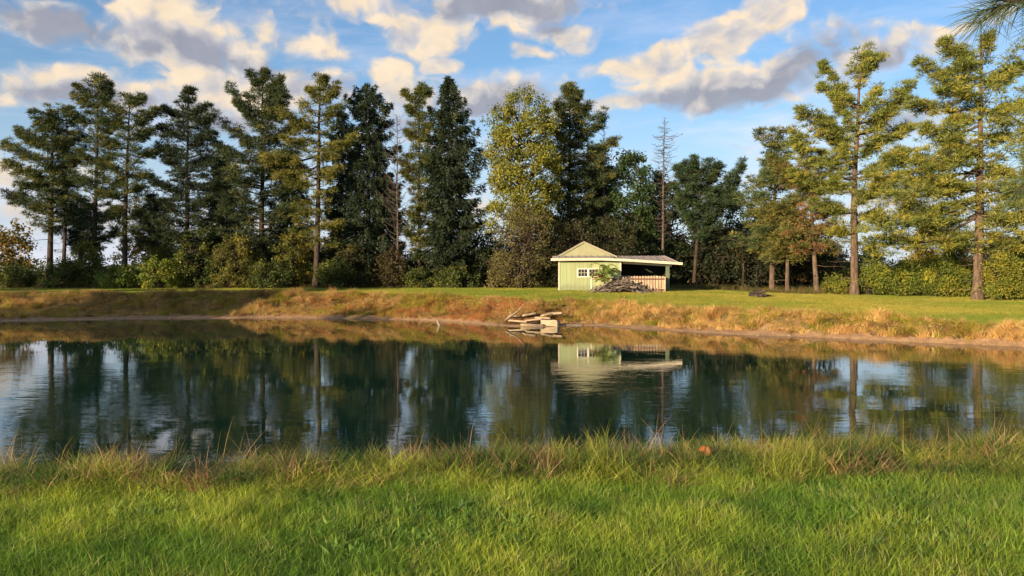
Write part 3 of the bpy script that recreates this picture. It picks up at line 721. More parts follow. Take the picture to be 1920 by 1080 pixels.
conifer('tall open crowned white pine with a bent forked top, second from the right', 1603, 56, 97,
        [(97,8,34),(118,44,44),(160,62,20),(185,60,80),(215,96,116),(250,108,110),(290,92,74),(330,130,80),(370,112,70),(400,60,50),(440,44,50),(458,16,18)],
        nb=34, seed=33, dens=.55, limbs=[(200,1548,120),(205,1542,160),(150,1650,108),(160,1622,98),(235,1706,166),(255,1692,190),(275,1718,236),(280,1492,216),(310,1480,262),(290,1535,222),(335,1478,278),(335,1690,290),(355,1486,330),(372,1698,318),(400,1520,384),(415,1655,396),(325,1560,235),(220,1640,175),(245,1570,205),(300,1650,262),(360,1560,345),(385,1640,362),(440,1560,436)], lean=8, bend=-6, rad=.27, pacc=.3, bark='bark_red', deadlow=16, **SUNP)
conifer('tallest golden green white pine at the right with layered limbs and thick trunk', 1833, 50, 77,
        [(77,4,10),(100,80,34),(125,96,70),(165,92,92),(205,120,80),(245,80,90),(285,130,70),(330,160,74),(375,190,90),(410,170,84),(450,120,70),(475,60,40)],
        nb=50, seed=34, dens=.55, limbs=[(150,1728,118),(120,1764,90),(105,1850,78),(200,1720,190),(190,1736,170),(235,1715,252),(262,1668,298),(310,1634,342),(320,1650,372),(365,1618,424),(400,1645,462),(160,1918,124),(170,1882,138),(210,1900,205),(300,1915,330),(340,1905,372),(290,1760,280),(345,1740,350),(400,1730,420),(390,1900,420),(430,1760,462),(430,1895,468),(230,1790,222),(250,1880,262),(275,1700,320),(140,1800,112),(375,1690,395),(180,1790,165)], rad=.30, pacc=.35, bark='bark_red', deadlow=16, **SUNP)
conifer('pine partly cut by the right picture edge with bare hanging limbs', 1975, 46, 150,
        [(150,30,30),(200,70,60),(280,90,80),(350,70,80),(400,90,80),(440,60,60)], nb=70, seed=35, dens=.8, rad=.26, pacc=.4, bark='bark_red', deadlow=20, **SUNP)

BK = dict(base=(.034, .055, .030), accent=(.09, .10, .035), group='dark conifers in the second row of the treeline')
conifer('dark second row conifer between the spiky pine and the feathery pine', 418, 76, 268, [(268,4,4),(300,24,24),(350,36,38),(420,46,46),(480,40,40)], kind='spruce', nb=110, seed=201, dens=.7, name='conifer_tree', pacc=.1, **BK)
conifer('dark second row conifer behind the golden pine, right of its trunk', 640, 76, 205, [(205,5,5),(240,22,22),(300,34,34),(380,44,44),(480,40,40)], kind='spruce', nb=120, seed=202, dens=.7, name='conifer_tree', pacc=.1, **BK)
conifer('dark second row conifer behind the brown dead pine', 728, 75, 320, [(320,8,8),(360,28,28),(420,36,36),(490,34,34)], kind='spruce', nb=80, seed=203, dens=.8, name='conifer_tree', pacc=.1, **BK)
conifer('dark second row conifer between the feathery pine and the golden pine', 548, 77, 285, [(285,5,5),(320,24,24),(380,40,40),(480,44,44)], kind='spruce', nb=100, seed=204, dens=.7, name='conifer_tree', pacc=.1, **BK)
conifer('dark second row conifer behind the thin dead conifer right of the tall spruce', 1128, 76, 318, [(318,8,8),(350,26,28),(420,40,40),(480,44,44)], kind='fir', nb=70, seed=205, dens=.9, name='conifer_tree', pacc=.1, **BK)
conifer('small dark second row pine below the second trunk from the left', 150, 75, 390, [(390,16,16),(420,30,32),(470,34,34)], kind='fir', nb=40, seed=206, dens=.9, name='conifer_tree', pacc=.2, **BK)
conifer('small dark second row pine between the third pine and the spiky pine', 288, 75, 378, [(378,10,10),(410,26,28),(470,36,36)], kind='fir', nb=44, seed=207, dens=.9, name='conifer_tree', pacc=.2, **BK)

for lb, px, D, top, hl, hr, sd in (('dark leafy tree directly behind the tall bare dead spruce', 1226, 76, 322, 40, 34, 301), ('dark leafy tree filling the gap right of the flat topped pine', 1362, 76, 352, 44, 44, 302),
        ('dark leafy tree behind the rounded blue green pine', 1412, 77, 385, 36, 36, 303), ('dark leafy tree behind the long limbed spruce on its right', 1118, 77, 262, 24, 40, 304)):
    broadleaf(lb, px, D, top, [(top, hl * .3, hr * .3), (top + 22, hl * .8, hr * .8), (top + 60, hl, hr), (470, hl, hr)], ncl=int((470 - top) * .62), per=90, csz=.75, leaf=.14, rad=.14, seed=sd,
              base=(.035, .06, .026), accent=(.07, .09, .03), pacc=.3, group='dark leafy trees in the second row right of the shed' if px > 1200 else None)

# shrubs and small trees under and between the trees
DG = dict(base=(.07, .10, .03), accent=(.17, .18, .035))
OL = dict(base=(.14, .135, .055), accent=(.20, .17, .07))
YG = dict(base=(.15, .19, .035), accent=(.32, .30, .045))
def shrub(label, px, D, top, hl, hr, **k):
    bot = HZ + (EYE - 1.5) * F_PX / D
    m = (bot + top) / 2
    kw = dict(ncl=60, per=90, csz=.6, leaf=.13, rad=.06, stems=5, cat='shrub', name='shrub', group='shrubs under the treeline', twigs=24); kw.update(k)
    return broadleaf(label, px, D, top, [(bot - 2, hl * .95, hr * .95), (m, hl, hr), (top + (m - top) * .45, hl * .8, hr * .8), (top, hl * .3, hr * .3)], **kw)
# far background
broadleaf('golden leaved small tree at the far left edge below the leaning pine', 22, 84, 413, [(413,16,16),(435,34,36),(470,44,40),(530,40,40)], ncl=70, per=70, csz=.9, leaf=.22, seed=40, base=(.15,.12,.035), accent=(.26,.18,.04), pacc=.5, rad=.14, name='small_tree')
broadleaf('yellow orange bush seen between the two dark trunks at the left', 252, 80, 452, [(452,20,20),(475,46,46),(530,50,50)], ncl=50, per=70, seed=41, base=(.24,.17,.03), accent=(.32,.21,.03), pacc=.5, rad=.06, stems=3, cat='shrub', name='shrub')
broadleaf('light yellow green willow bush left of the spiky pine', 320, 72, 462, [(462,24,30),(490,44,46),(530,50,50)], ncl=60, per=90, seed=42, base=(.13,.15,.03), accent=(.2,.19,.03), pacc=.4, rad=.06, stems=4, cat='shrub', name='shrub', leaf=.15)
SH = [  # label, px, D, top, left, right, dict, colours
 ('low green hedge shrub at the left picture edge', 30, 67, 500, 40, 34, DG),
 ('dark shrub around the foot of the leaning pine', 118, 66, 490, 34, 36, DG),
 ('green rounded shrub left of the third pine trunk', 165, 67, 455, 34, 30, dict(base=(.12,.15,.035), accent=(.24,.22,.04))),
 ('bright green low shrub under the third pine', 228, 65, 492, 44, 40, dict(base=(.12,.18,.035), accent=(.25,.27,.04))),
 ('leafy yellow green shrub under the third and spiky pines', 300, 65, 488, 40, 40, dict(base=(.15,.20,.035), accent=(.30,.30,.045))),
 ('dark shrub at the foot of the spiky pine', 372, 67, 430, 44, 50, DG),
 ('olive lit shrub right of the spiky pine', 440, 66, 445, 42, 44, dict(base=(.12,.13,.035), accent=(.28,.24,.04))),
 ('green low shrub before the tall feathery pine', 500, 65, 492, 40, 46, DG),
 ('tangled shrub with yellow leaves under the golden pine', 545, 67, 425, 40, 44, dict(base=(.10,.12,.03), accent=(.42,.34,.04))),
 ('dark low shrub right of the golden pine trunk', 630, 65, 488, 42, 40, DG),
 ('olive shrub under the dense dark spruce', 665, 66, 462, 40, 36, dict(base=(.05,.06,.024), accent=(.10,.09,.03))),
 ('brownish tangled shrub below the dead pine', 735, 66, 470, 34, 34, dict(base=(.07,.06,.03), accent=(.10,.085,.035))),
 ('low dark green shrub between dead pine and drooping spruce', 790, 66, 505, 40, 40, DG),
 ('low shrub under the drooping spruce', 860, 65, 505, 46, 40, DG),
 ('round dark green shrub in the gap left of the shed', 908, 68, 436, 40, 42, dict(base=(.028,.045,.022), accent=(.05,.07,.025))),
 ('small olive shrub at the lawn edge left of the shed', 938, 63, 478, 24, 30, OL),
]
for i, (lb, px, D, top, hl, hr, c) in enumerate(SH):
    shrub(lb, px, D, top, hl, hr, seed=60 + i, pacc=.3, ncl=70 if top < 480 else 46, **c)
broadleaf('large feathery olive grey shrub tree left of the shed', 985, 61, 372,
        [(372,22,26),(395,50,44),(430,66,58),(480,62,56),(530,60,46)], ncl=105, per=60, csz=.75, leaf=.10, rad=.10, stems=8, seed=80, pacc=.35, name='small_tree', twigs=260, inner=.15, **OL)
broadleaf('dark olive bush rising behind the shed gable', 1075, 64, 418, [(418,24,24),(445,56,56),(480,60,60),(535,60,60)], ncl=120, per=80, csz=.7, leaf=.14, rad=.08, stems=5, seed=81, base=(.055,.058,.028), accent=(.085,.08,.035), pacc=.3, name='small_tree', twigs=50)
broadleaf('dark olive bush behind the right half of the shed', 1150, 65, 412, [(412,20,24),(440,50,50),(480,56,60),(535,60,60)], ncl=110, per=80, csz=.7, leaf=.14, rad=.08, stems=5, seed=82, base=(.045,.055,.026), accent=(.075,.075,.03), pacc=.3, name='small_tree', twigs=40)
broadleaf('black green thicket behind the open bay of the shed', 1225, 68, 455, [(455,40,40),(490,56,56),(535,60,60)], ncl=70, per=80, seed=83, base=(.025,.04,.02), accent=(.05,.055,.025), pacc=.2, rad=.06, stems=4, cat='shrub', name='shrub')
broadleaf('dark thicket between the leaning trunk and the pines', 1345, 68, 425, [(425,30,30),(460,50,56),(530,60,60)], ncl=80, per=80, seed=84, base=(.03,.042,.022), accent=(.08,.07,.03), pacc=.25, rad=.06, stems=4, cat='shrub', name='shrub')
broadleaf('brown green thicket under the round pine', 1420, 66, 440, [(440,30,30),(470,46,50),(530,50,54)], ncl=70, per=80, seed=85, base=(.035,.045,.022), accent=(.08,.06,.03), pacc=.3, rad=.06, stems=4, cat='shrub', name='shrub')
broadleaf('shaded thicket between the rusty pine and the tall open pine', 1520, 68, 440, [(440,30,40),(475,60,60),(530,70,60)], ncl=80, per=80, seed=86, base=(.05,.055,.025), accent=(.12,.08,.03), pacc=.3, rad=.06, stems=4, cat='shrub', name='shrub')
broadleaf('distant round green tree between the two tall white pines', 1636, 95, 458, [(458,12,14),(478,26,28),(525,30,34)], ncl=50, per=70, csz=1.0, leaf=.25, seed=87, base=(.05,.08,.04), accent=(.08,.10,.04), pacc=.3, rad=.14, name='small_tree')
broadleaf('distant green tree at the right edge beyond the hedge', 1870, 85, 445, [(445,30,40),(480,50,70),(525,60,90)], ncl=60, per=70, csz=1.0, leaf=.25, seed=88, base=(.05,.075,.035), accent=(.08,.10,.04), pacc=.3, rad=.14, name='small_tree')
broadleaf('distant low brownish tree right of the rusty pine', 1560, 92, 470, [(470,30,20),(495,50,40),(525,60,50)], ncl=50, per=60, csz=1.0, leaf=.25, seed=89, base=(.07,.07,.035), accent=(.12,.09,.04), pacc=.3, rad=.1, name='small_tree')
SR = [
 ('low yellow green shrub with brown grass left of the right hedge', 1568, 57, 520, 28, 26, YG, 20),
 ('leafy green hedge shrub beginning right of the tall open pine', 1640, 56, 500, 42, 38, dict(base=(.13,.18,.035), accent=(.32,.32,.045)), 80),
 ('rounded green hedge shrub in the middle of the right hedge', 1700, 55, 492, 42, 42, dict(base=(.13,.18,.035), accent=(.32,.32,.045)), 90),
 ('green hedge shrub left of the thick pine trunk', 1770, 54, 490, 44, 46, dict(base=(.13,.18,.035), accent=(.32,.32,.045)), 90),
 ('tall yellow leaved bush behind the right hedge', 1735, 60, 425, 44, 40, dict(base=(.30,.28,.035), accent=(.55,.42,.04)), 90),
 ('yellow green bush close behind the thick pine trunk', 1800, 59, 438, 40, 36, dict(base=(.19,.21,.035), accent=(.38,.33,.04)), 80),
 ('yellow green shrub right of the thick pine trunk', 1880, 49, 478, 34, 44, YG, 90),
 ('tall yellow green bush at the right picture edge', 1925, 52, 440, 46, 50, YG, 90),
]
for i, (lb, px, D, top, hl, hr, c, n) in enumerate(SR):
    shrub(lb, px, D, top, hl, hr, seed=90 + i, pacc=.4, ncl=int(n * .9), per=130, csz=.6, leaf=.095, inner=.15, twigs=70, group='shrubs of the right hedge', **c)

# the wood along the left side of the pond and the unseen thicket added behind the viewpoint as a shade caster: one mass each, they shade the left bank and the near lawn
def mass(name, spots, seed, leafsz, per, base, label):
    r = np.random.default_rng(seed); Vs = []; tb = Tubes(); Cs = []
    for x, y, h, w in spots:
        z0 = gz(x, y); n = int((30 if name == 'undergrowth' else 14) * w * h / 10) + 8
        z = z0 + h * ((.12 if h > 6 or name != 'undergrowth' else .02) + .84 * r.random(n)); f = (z - z0) / h; a = r.uniform(0, 6.28, n); q = w * .5 * np.sin(np.clip(f, .12, .97) * np.pi) ** .5 * r.random(n) ** .5
        P = np.stack([x + np.cos(a) * q, y + np.sin(a) * q, z], 1)
        O = r.normal(0, .55, (n, per, 3)); Q_ = (P[:, None] + O).reshape(-1, 3)
        Dr = unit(r.normal(0, 1, Q_.shape)); L = leafsz * r.uniform(.7, 1.3, len(Q_))
        Vs.append(leaves(Q_, Dr, L, L * .6, r)); Cs.append(np.repeat(clump_tint(r, n, base, (.12, .12, .03), .2), per * 4, 0))
        t = np.linspace(0, 1, 5); tb.add(np.stack([x + 0 * t, y + 0 * t, z0 - .2 + h * .9 * t], 1), .02 * h * (1 - .85 * t), 6)
    V = np.concatenate(Vs).reshape(-1, 3)
    Vt = np.concatenate(tb.V); Qt = np.concatenate(tb.Q) + len(V)
    o = mesh_np(name, np.concatenate([V, Vt]), np.concatenate([np.arange(len(V)).reshape(-1, 4), Qt]), M['leaf'],
                tint=np.concatenate([np.concatenate(Cs), np.tile([[.08, .06, .045]], (len(Vt), 1))]))
    tag(o, label, 'trees', kind='stuff'); return o
rw = np.random.default_rng(3)
UG = [(px, D, top) for px, D, top in [(300,78,470),(350,80,450),(400,77,455),(450,79,450),(500,76,440),(550,78,455),(600,77,450),(650,76,440),(700,78,450),(750,77,470),(800,80,480),(850,76,450),
      (895,79,470),(945,76,440),(1000,75,420),(1050,77,420),(1100,75,400),(1150,77,410),(1200,75,400),(1250,79,440),(1300,76,440),(1350,75,420),(1400,76,430),(1450,75,450),(1500,78,460),
      (260,82,505),(210,82,505),(150,84,500),(90,82,500),(40,84,500),(-30,82,490),(1560,84,490),(1610,90,500),(1960,80,470),(1690,88,490),(1760,84,470)]]
rw = np.random.default_rng(3)
WOOD = []
for i, (x, y, h, w) in enumerate([(-45,26,11,7),(-50,47,10,7),(-42,11,9,6),(-53,13,14,7),(-58,40,14,8),(-62,54,14,8),(-47,38,8,5)]):
    WOOD.append((x + rw.uniform(-1, 1), y + rw.uniform(-1, 1), h * rw.uniform(.85, 1.1), w))
mass('undergrowth', [((px - 960) / F_PX * D, D + rw.uniform(-1.5, 1.5), (EYE + (HZ - top) / F_PX * D - 1.6) * (.88 if px < 1000 else 1), 5.2) for px, D, top in UG], 9, .28, 62, (.065, .085, .03), 'dark undergrowth behind the treeline')
mass('woodland', WOOD, 5, .55, 26, (.05, .07, .03), 'wood along the left side of the pond')
THK = [(-13,-8,3.2,4.0),(-9.5,-9,3.2,3.6),(-6.5,-10.5,3.6,4.0),(-3.5,-11.5,3.6,4.0)]
mass('thicket', THK, 6, .12, 30, (.06, .08, .03), 'unseen bushy thicket added to shade the near lawn')

# ------------------------------------------------------------------ grass (instanced tufts)
def tuft(name, nb, h, w, spread, lean, droop, seed, segs=3, colvar=.2):
    r = np.random.default_rng(seed); V = []; Fq = []; C = []; n = 0
    for i in range(nb):
        a = r.uniform(0, 6.28); rr = spread * math.sqrt(r.random()); x, y = rr * math.cos(a), rr * math.sin(a)
        L = h * r.uniform(.55, 1.15); la = r.uniform(0, 6.28); ln = lean * r.uniform(.3, 1.3)
        dx, dy = math.cos(la) * ln, math.sin(la) * ln; wa = r.uniform(0, 3.14); wx, wy = math.cos(wa) * w / 2, math.sin(wa) * w / 2
        c = np.array([1, 1, 1]) * r.uniform(1 - colvar, 1 + colvar) * np.array([r.uniform(.9, 1.15), 1, r.uniform(.8, 1.1)])
        for k in range(segs + 1):
            t = k / segs; px = x + dx * L * t ** 1.7; py = y + dy * L * t ** 1.7; pz = L * (t - droop * ln * t ** 2.5)
            ww = (1 - t) ** .7
            if k < segs: V += [(px - wx * ww, py - wy * ww, pz), (px + wx * ww, py + wy * ww, pz)]; C += [c, c]
            else: V.append((px, py, pz)); C.append(c)
            if k and k < segs: b = n + 2 * (k - 1); Fq.append((b, b + 1, b + 3, b + 2))
            if k == segs: b = n + 2 * (k - 1); Fq.append((b, b + 1, b + 2))
        n += 2 * segs + 1
    me = bpy.data.meshes.new(name); me.from_pydata(V, [], Fq); me.update()
    at = me.attributes.new('tint', 'FLOAT_COLOR', 'POINT'); cc = np.ones((len(V), 4), np.float32); cc[:, :3] = np.array(C); at.data.foreach_set('color', cc.ravel())
    me.materials.append(M['grass'])
    return bpy.data.objects.new(name, me)

def scatter(name, P, rot, scl, tint, variants, label, cat='grass'):
    """P (n,3), rot (n,3) euler, scl (n,3), tint (n,3): tufts as instances on the points of one mesh"""
    me = bpy.data.meshes.new(name); n = len(P); me.vertices.add(n); me.vertices.foreach_set('co', np.asarray(P, np.float32).ravel())
    for nm, ty, arr, key in (('rot', 'FLOAT_VECTOR', rot, 'vector'), ('scl', 'FLOAT_VECTOR', scl, 'vector')):
        me.attributes.new(nm, ty, 'POINT').data.foreach_set(key, np.asarray(arr, np.float32).ravel())
    c = np.ones((n, 4), np.float32); c[:, :3] = tint
    me.attributes.new('tint', 'FLOAT_COLOR', 'POINT').data.foreach_set('color', c.ravel())
    me.attributes.new('pick', 'INT', 'POINT').data.foreach_set('value', rng.integers(0, len(variants), n).astype(np.int32))
    o = bpy.data.objects.new(name, me); COL.objects.link(o)
    ng = bpy.data.node_groups.new(name, 'GeometryNodeTree')
    ng.interface.new_socket('Geometry', in_out='INPUT', socket_type='NodeSocketGeometry')
    ng.interface.new_socket('Geometry', in_out='OUTPUT', socket_type='NodeSocketGeometry')
    N = ng.nodes; Lk = ng.links; gi = N.new('NodeGroupInput'); go = N.new('NodeGroupOutput')
    jg = N.new('GeometryNodeGeometryToInstance')
    for v in variants:
        oi = N.new('GeometryNodeObjectInfo'); oi.inputs['Object'].default_value = v; oi.inputs['As Instance'].default_value = False
        Lk.new(oi.outputs['Geometry'], jg.inputs[0])
    ip = N.new('GeometryNodeInstanceOnPoints'); Lk.new(gi.outputs[0], ip.inputs['Points']); Lk.new(jg.outputs[0], ip.inputs['Instance'])
    ip.inputs['Pick Instance'].default_value = True
    def na(nm, ty):
        a = N.new('GeometryNodeInputNamedAttribute'); a.data_type = ty; a.inputs['Name'].default_value = nm; return a.outputs['Attribute']
    Lk.new(na('pick', 'INT'), ip.inputs['Instance Index']); er = N.new('FunctionNodeEulerToRotation'); Lk.new(na('rot', 'FLOAT_VECTOR'), er.inputs[0])
    Lk.new(er.outputs[0], ip.inputs['Rotation']); Lk.new(na('scl', 'FLOAT_VECTOR'), ip.inputs['Scale'])
    Lk.new(ip.outputs[0], go.inputs[0])
    md = o.modifiers.new('tufts', 'NODES'); md.node_group = ng
    tag(o, label, cat, kind='stuff'); return o

def rndpts(n, x0, x1, y0, y1, seed): r = np.random.default_rng(seed); return r.uniform(x0, x1, n), r.uniform(y0, y1, n), r
def lerp(a, b, t): a = np.array(a); b = np.array(b); return a[None] * (1 - t[:, None]) + b[None] * t[:, None]
def surf(x, y, s=None): return np.stack([x, y, ground(x, y, s) - .01], 1)

TL = [tuft('lawn_tuft', 20, .115, .0060, .08, .95, .35, s) for s in (1, 2, 3, 4)]
TW = [tuft('weed_tuft', 18, .32, .0085, .10, .75, .40, s, 4) for s in (5, 6, 7)]
TD = [tuft('dry_tuft', 34, .42, .013, .16, 1.1, .55, s, 4, .3) for s in (8, 9, 10)]
TF = [tuft('far_lawn_tuft', 70, .10, .016, .38, .7, .3, s, 2, .25) for s in (11, 12, 13)]
TS = [tuft('stalk_tuft', 5, .60, .006, .10, .30, .3, s, 5, .2) for s in (14, 15)]

def near_edge(x): return np.interp(x, [-9, -3, 0, 4, 9], [5.5, 5.7, 5.95, 6.2, 6.5])
# near lawn
x, y, r = rndpts(68000, -9.5, 10.2, 3.2, 7.9, 101)
k = (y < near_edge(x) + .25) & (np.abs(x) < y * .64 + 3.4); x, y = x[k], y[k]; n = len(x)
t1 = fbm(x, y, 1.1, 31); t2 = fbm(x, y, .45, 33)
tint = lerp((.13, .25, .031), (.38, .46, .06), np.clip((t1 - .30) * 1.9 + (t2 - .5) * 1.1, 0, 1)) * r.uniform(.75, 1.25, (n, 1))
dry = r.random(n) < .05 + .12 * (t2 > .62); tint[dry] = np.array([.34, .33, .14]) * r.uniform(.7, 1.2, (dry.sum(), 1))
rot = np.stack([r.normal(.10, .16, n), r.normal(.22, .18, n), r.uniform(-.7, .7, n) + (r.random(n) < .5) * np.pi * 0], 1)
hs = .55 + 1.1 * t2
scatter('lawn_grass', surf(x, y), rot, np.stack([np.ones(n), np.ones(n), hs * r.uniform(.75, 1.3, n)], 1), tint, TL, 'long green lawn grass on the near side of the pond')
# low broad leaved weeds and clover in the lawn
TC = [tuft('clover_tuft', 11, .055, .026, .06, 1.0, .1, s_, 2) for s_ in (21, 22)]
x, y, r = rndpts(9000, -6.5, 7.2, 3.4, 7.2, 121)
k = (y < near_edge(x)) & (np.abs(x) < y * .64 + .5) & (vnoise(x, y, .8, 122) > .62) & (r.random(len(x)) < .6); x, y = x[k], y[k]; n = len(x)
P_ = surf(x, y); P_[:, 2] += .045
scatter('lawn_clover', P_, np.stack([r.normal(0, .15, n), r.normal(0, .15, n), r.uniform(0, 6.28, n)], 1), np.tile(r.uniform(.7, 1.5, (n, 1)), (1, 3)),
        lerp((.09, .19, .05), (.20, .32, .07), r.random(n)), TC, 'low broad leaved weeds and clover in the near lawn', 'weeds')
# weeds on the near bank
x, y, r = rndpts(38000, -12, 14.5, 5.6, 11.2, 102); s = shore_dist(x, y)
e = near_edge(x); k = (s > .1) & (y > e - .10 + (vnoise(x, y, .5, 4) - .5) * .35) & (np.abs(x) < y * .64 + 3.2)
cl = fbm(x, y, .8, 41); k &= r.random(len(x)) < np.clip((cl - .22) * 3.0, .12, .9) * np.where(y > e + .9, .75, 1)
x, y, s, cl = x[k], y[k], s[k], cl[k]; n = len(x); e = near_edge(x)
sp = vnoise(x, y, .28, 77) * .6 + vnoise(x, y, .9, 78) * .4
tint = lerp((.065, .13, .026), (.32, .37, .06), np.clip((vnoise(x, y, .35, 43) - .3) * 2, 0, 1)) * r.uniform(.7, 1.3, (n, 1))
br_ = (r.random(n) < np.clip((sp - .44) * 2.1, .10, .65)); tint[br_] = lerp((.50, .36, .20), (.18, .10, .06), r.random(br_.sum())) * r.uniform(.8, 1.2, (br_.sum(), 1))
hh = (.12 + 1.35 * cl) * r.uniform(.6, 1.25, n) * np.clip((y - e + .45) / .7, .6, 1.0) * np.interp(x, [-5.2, -4.4], [.6, 1])
scatter('bank_weeds', surf(x, y, s), np.stack([r.normal(0, .2, n), r.normal(.08, .2, n), r.uniform(0, 6.28, n)], 1),
        np.stack([np.ones(n), np.ones(n), hh], 1), tint, TW, 'tall weeds and dry grass along the near water edge')
x, y, r = rndpts(420, -6, 8, 6.3, 8.8, 103); s = shore_dist(x, y); k = (s > .2) & (y > near_edge(x) + .3); x, y, s = x[k], y[k], s[k]; n = len(x)
tint = lerp((.20, .20, .05), (.30, .20, .10), r.random(n))
scatter('seed_stalks', surf(x, y, s), np.stack([r.normal(0, .12, n), r.normal(.05, .15, n), r.uniform(0, 6.28, n)], 1),
        np.stack([np.ones(n), np.ones(n), r.uniform(.5, .95, n)], 1), tint, TS, 'thin seed stalks standing above the near weeds')
# far bank
x, y, r = rndpts(120000, -44, 30, 22, 62, 104); k = (np.abs(x) < y * .66 + 2); x, y = x[k], y[k]; s = shore_dist(x, y)
wb, wk, far = profile(x, y, s); k = (stone_spot(x, y) < .35) & (s > wb * .55) & (s < wb + wk + .15 + .5 * vnoise(x, y, 2, 50)) & (y > 24); x, y, s, wb, wk = x[k], y[k], s[k], wb[k], wk[k]
t = (s - wb) / wk; k = r.random(len(x)) < np.where(t < .0, .35, 1.0); x, y, s, t = x[k], y[k], s[k], t[k]; n = len(x)
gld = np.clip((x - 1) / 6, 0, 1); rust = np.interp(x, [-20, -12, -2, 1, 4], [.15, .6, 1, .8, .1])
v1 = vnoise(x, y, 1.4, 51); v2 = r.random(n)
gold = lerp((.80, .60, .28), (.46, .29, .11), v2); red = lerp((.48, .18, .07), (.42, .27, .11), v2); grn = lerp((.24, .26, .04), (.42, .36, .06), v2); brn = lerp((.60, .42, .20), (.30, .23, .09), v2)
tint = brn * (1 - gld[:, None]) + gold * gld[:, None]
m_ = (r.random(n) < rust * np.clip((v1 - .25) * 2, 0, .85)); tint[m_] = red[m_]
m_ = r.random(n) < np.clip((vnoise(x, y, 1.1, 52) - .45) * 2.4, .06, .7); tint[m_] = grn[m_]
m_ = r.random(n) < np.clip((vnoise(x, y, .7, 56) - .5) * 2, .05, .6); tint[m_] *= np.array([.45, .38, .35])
hs = (.35 + 1.5 * vnoise(x, y, .8, 53) ** 1.4) * r.uniform(.7, 1.2, n)
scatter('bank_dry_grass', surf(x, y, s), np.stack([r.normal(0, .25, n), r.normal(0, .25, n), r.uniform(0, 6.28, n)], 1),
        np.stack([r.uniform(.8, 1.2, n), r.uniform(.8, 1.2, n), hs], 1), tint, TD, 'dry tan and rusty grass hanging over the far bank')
# small stones and clods on the strip of bare shore
r = np.random.default_rng(115); x, y = r.uniform(-34, 24, 30000), r.uniform(26, 52, 30000); s = shore_dist(x, y); wb, wk, far = profile(x, y, s)
k = (s > .0) & (s < wb * 1.0 + .15) & (r.random(len(x)) < .5); x, y, s = x[k][:900], y[k][:900], s[k][:900]; n = len(x)
bm_ = np.array([[1,0,0],[-1,0,0],[0,1,0],[0,-1,0],[0,0,1],[0,0,-1]], float); Fo = np.array([[0,2,4],[2,1,4],[1,3,4],[3,0,4],[2,0,5],[1,2,5],[3,1,5],[0,3,5]])
sz = r.uniform(.012, .045, n) * (1 + 1.2 * (r.random(n) < .08)); P0 = surf(x, y, s)
V = P0[:, None] + bm_[None] * sz[:, None, None] * np.array([1.3, 1, .7]) * r.uniform(.7, 1.3, (n, 6, 1)) + r.normal(0, .006, (n, 6, 3))
o = mesh_np('shore_pebbles', V.reshape(-1, 3), (np.arange(n)[:, None, None] * 6 + Fo[None]).reshape(-1, 3), M['stone_dark']); tag(o, 'small stones on the bare strip of the far shore', 'pebbles', kind='stuff')
# ragged lip where the dry grass hangs over the top of the bank
x, y, r = rndpts(60000, -44, 30, 22, 62, 114); k = (np.abs(x) < y * .66 + 2); x, y = x[k], y[k]; s = shore_dist(x, y)
wb, wk, far = profile(x, y, s); e = s - wb - wk; k = (stone_spot(x, y) < .3) & (e > -.45) & (e < .15) & (y > 24) & (r.random(len(x)) < np.clip((vnoise(x, y, 1.2, 57) - .25) * 2, .1, 1)); x, y, s = x[k], y[k], s[k]; n = len(x)
gld = np.clip((x + 6) / 8, 0, 1); v2 = r.random(n); tint = lerp((.42, .30, .15), (.24, .17, .09), v2) * (1 - gld[:, None]) + lerp((.85, .66, .34), (.46, .33, .13), v2) * gld[:, None]
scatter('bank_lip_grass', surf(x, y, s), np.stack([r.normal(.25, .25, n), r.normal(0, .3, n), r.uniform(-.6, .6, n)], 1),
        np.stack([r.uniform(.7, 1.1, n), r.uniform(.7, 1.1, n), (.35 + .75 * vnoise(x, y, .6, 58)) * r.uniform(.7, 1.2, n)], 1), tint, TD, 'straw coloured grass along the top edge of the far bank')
# far lawn
x, y, r = rndpts(80000, -52, 48, 30, 72, 105); k = (np.abs(x) < y * .66 + 2); x, y = x[k], y[k]; s = shore_dist(x, y)
wb, wk, far = profile(x, y, s); k = s > wb + wk - .2; x, y, s = x[k], y[k], s[k]; n = len(x)
tint = lerp((.21, .28, .045), (.38, .35, .075), np.clip((fbm(x, y, 5, 61) - .3) * 2.2, 0, 1)) * r.uniform(.85, 1.15, (n, 1))
scatter('far_lawn_grass', surf(x, y, s), np.stack([r.normal(0, .05, n), r.normal(0, .05, n), r.uniform(0, 6.28, n)], 1),
        np.stack([np.ones(n), np.ones(n), r.uniform(.6, 1.1, n)], 1), tint, TF, 'mown lawn grass on the far side of the pond')
# rough grass under the trees
x, y, r = rndpts(5200, -50, 46, 56, 72, 106); lim = np.interp(x, [-50, 0, 8, 14, 20, 28, 46], [65, 65, 66, 62, 56.5, 54, 50]); k = (y > lim + r.normal(0, .4, len(x))) & (np.abs(x) < y * .66)
x, y = x[k], y[k]; n = len(x)
tint = lerp((.10, .11, .035), (.24, .17, .08), r.random(n) ** 2)
scatter('rough_grass', surf(x, y), np.stack([r.normal(0, .15, n), r.normal(0, .15, n), r.uniform(0, 6.28, n)], 1),
        np.stack([np.ones(n), np.ones(n), r.uniform(.8, 2.0, n)], 1), tint, TD, 'uncut rough grass at the foot of the treeline')

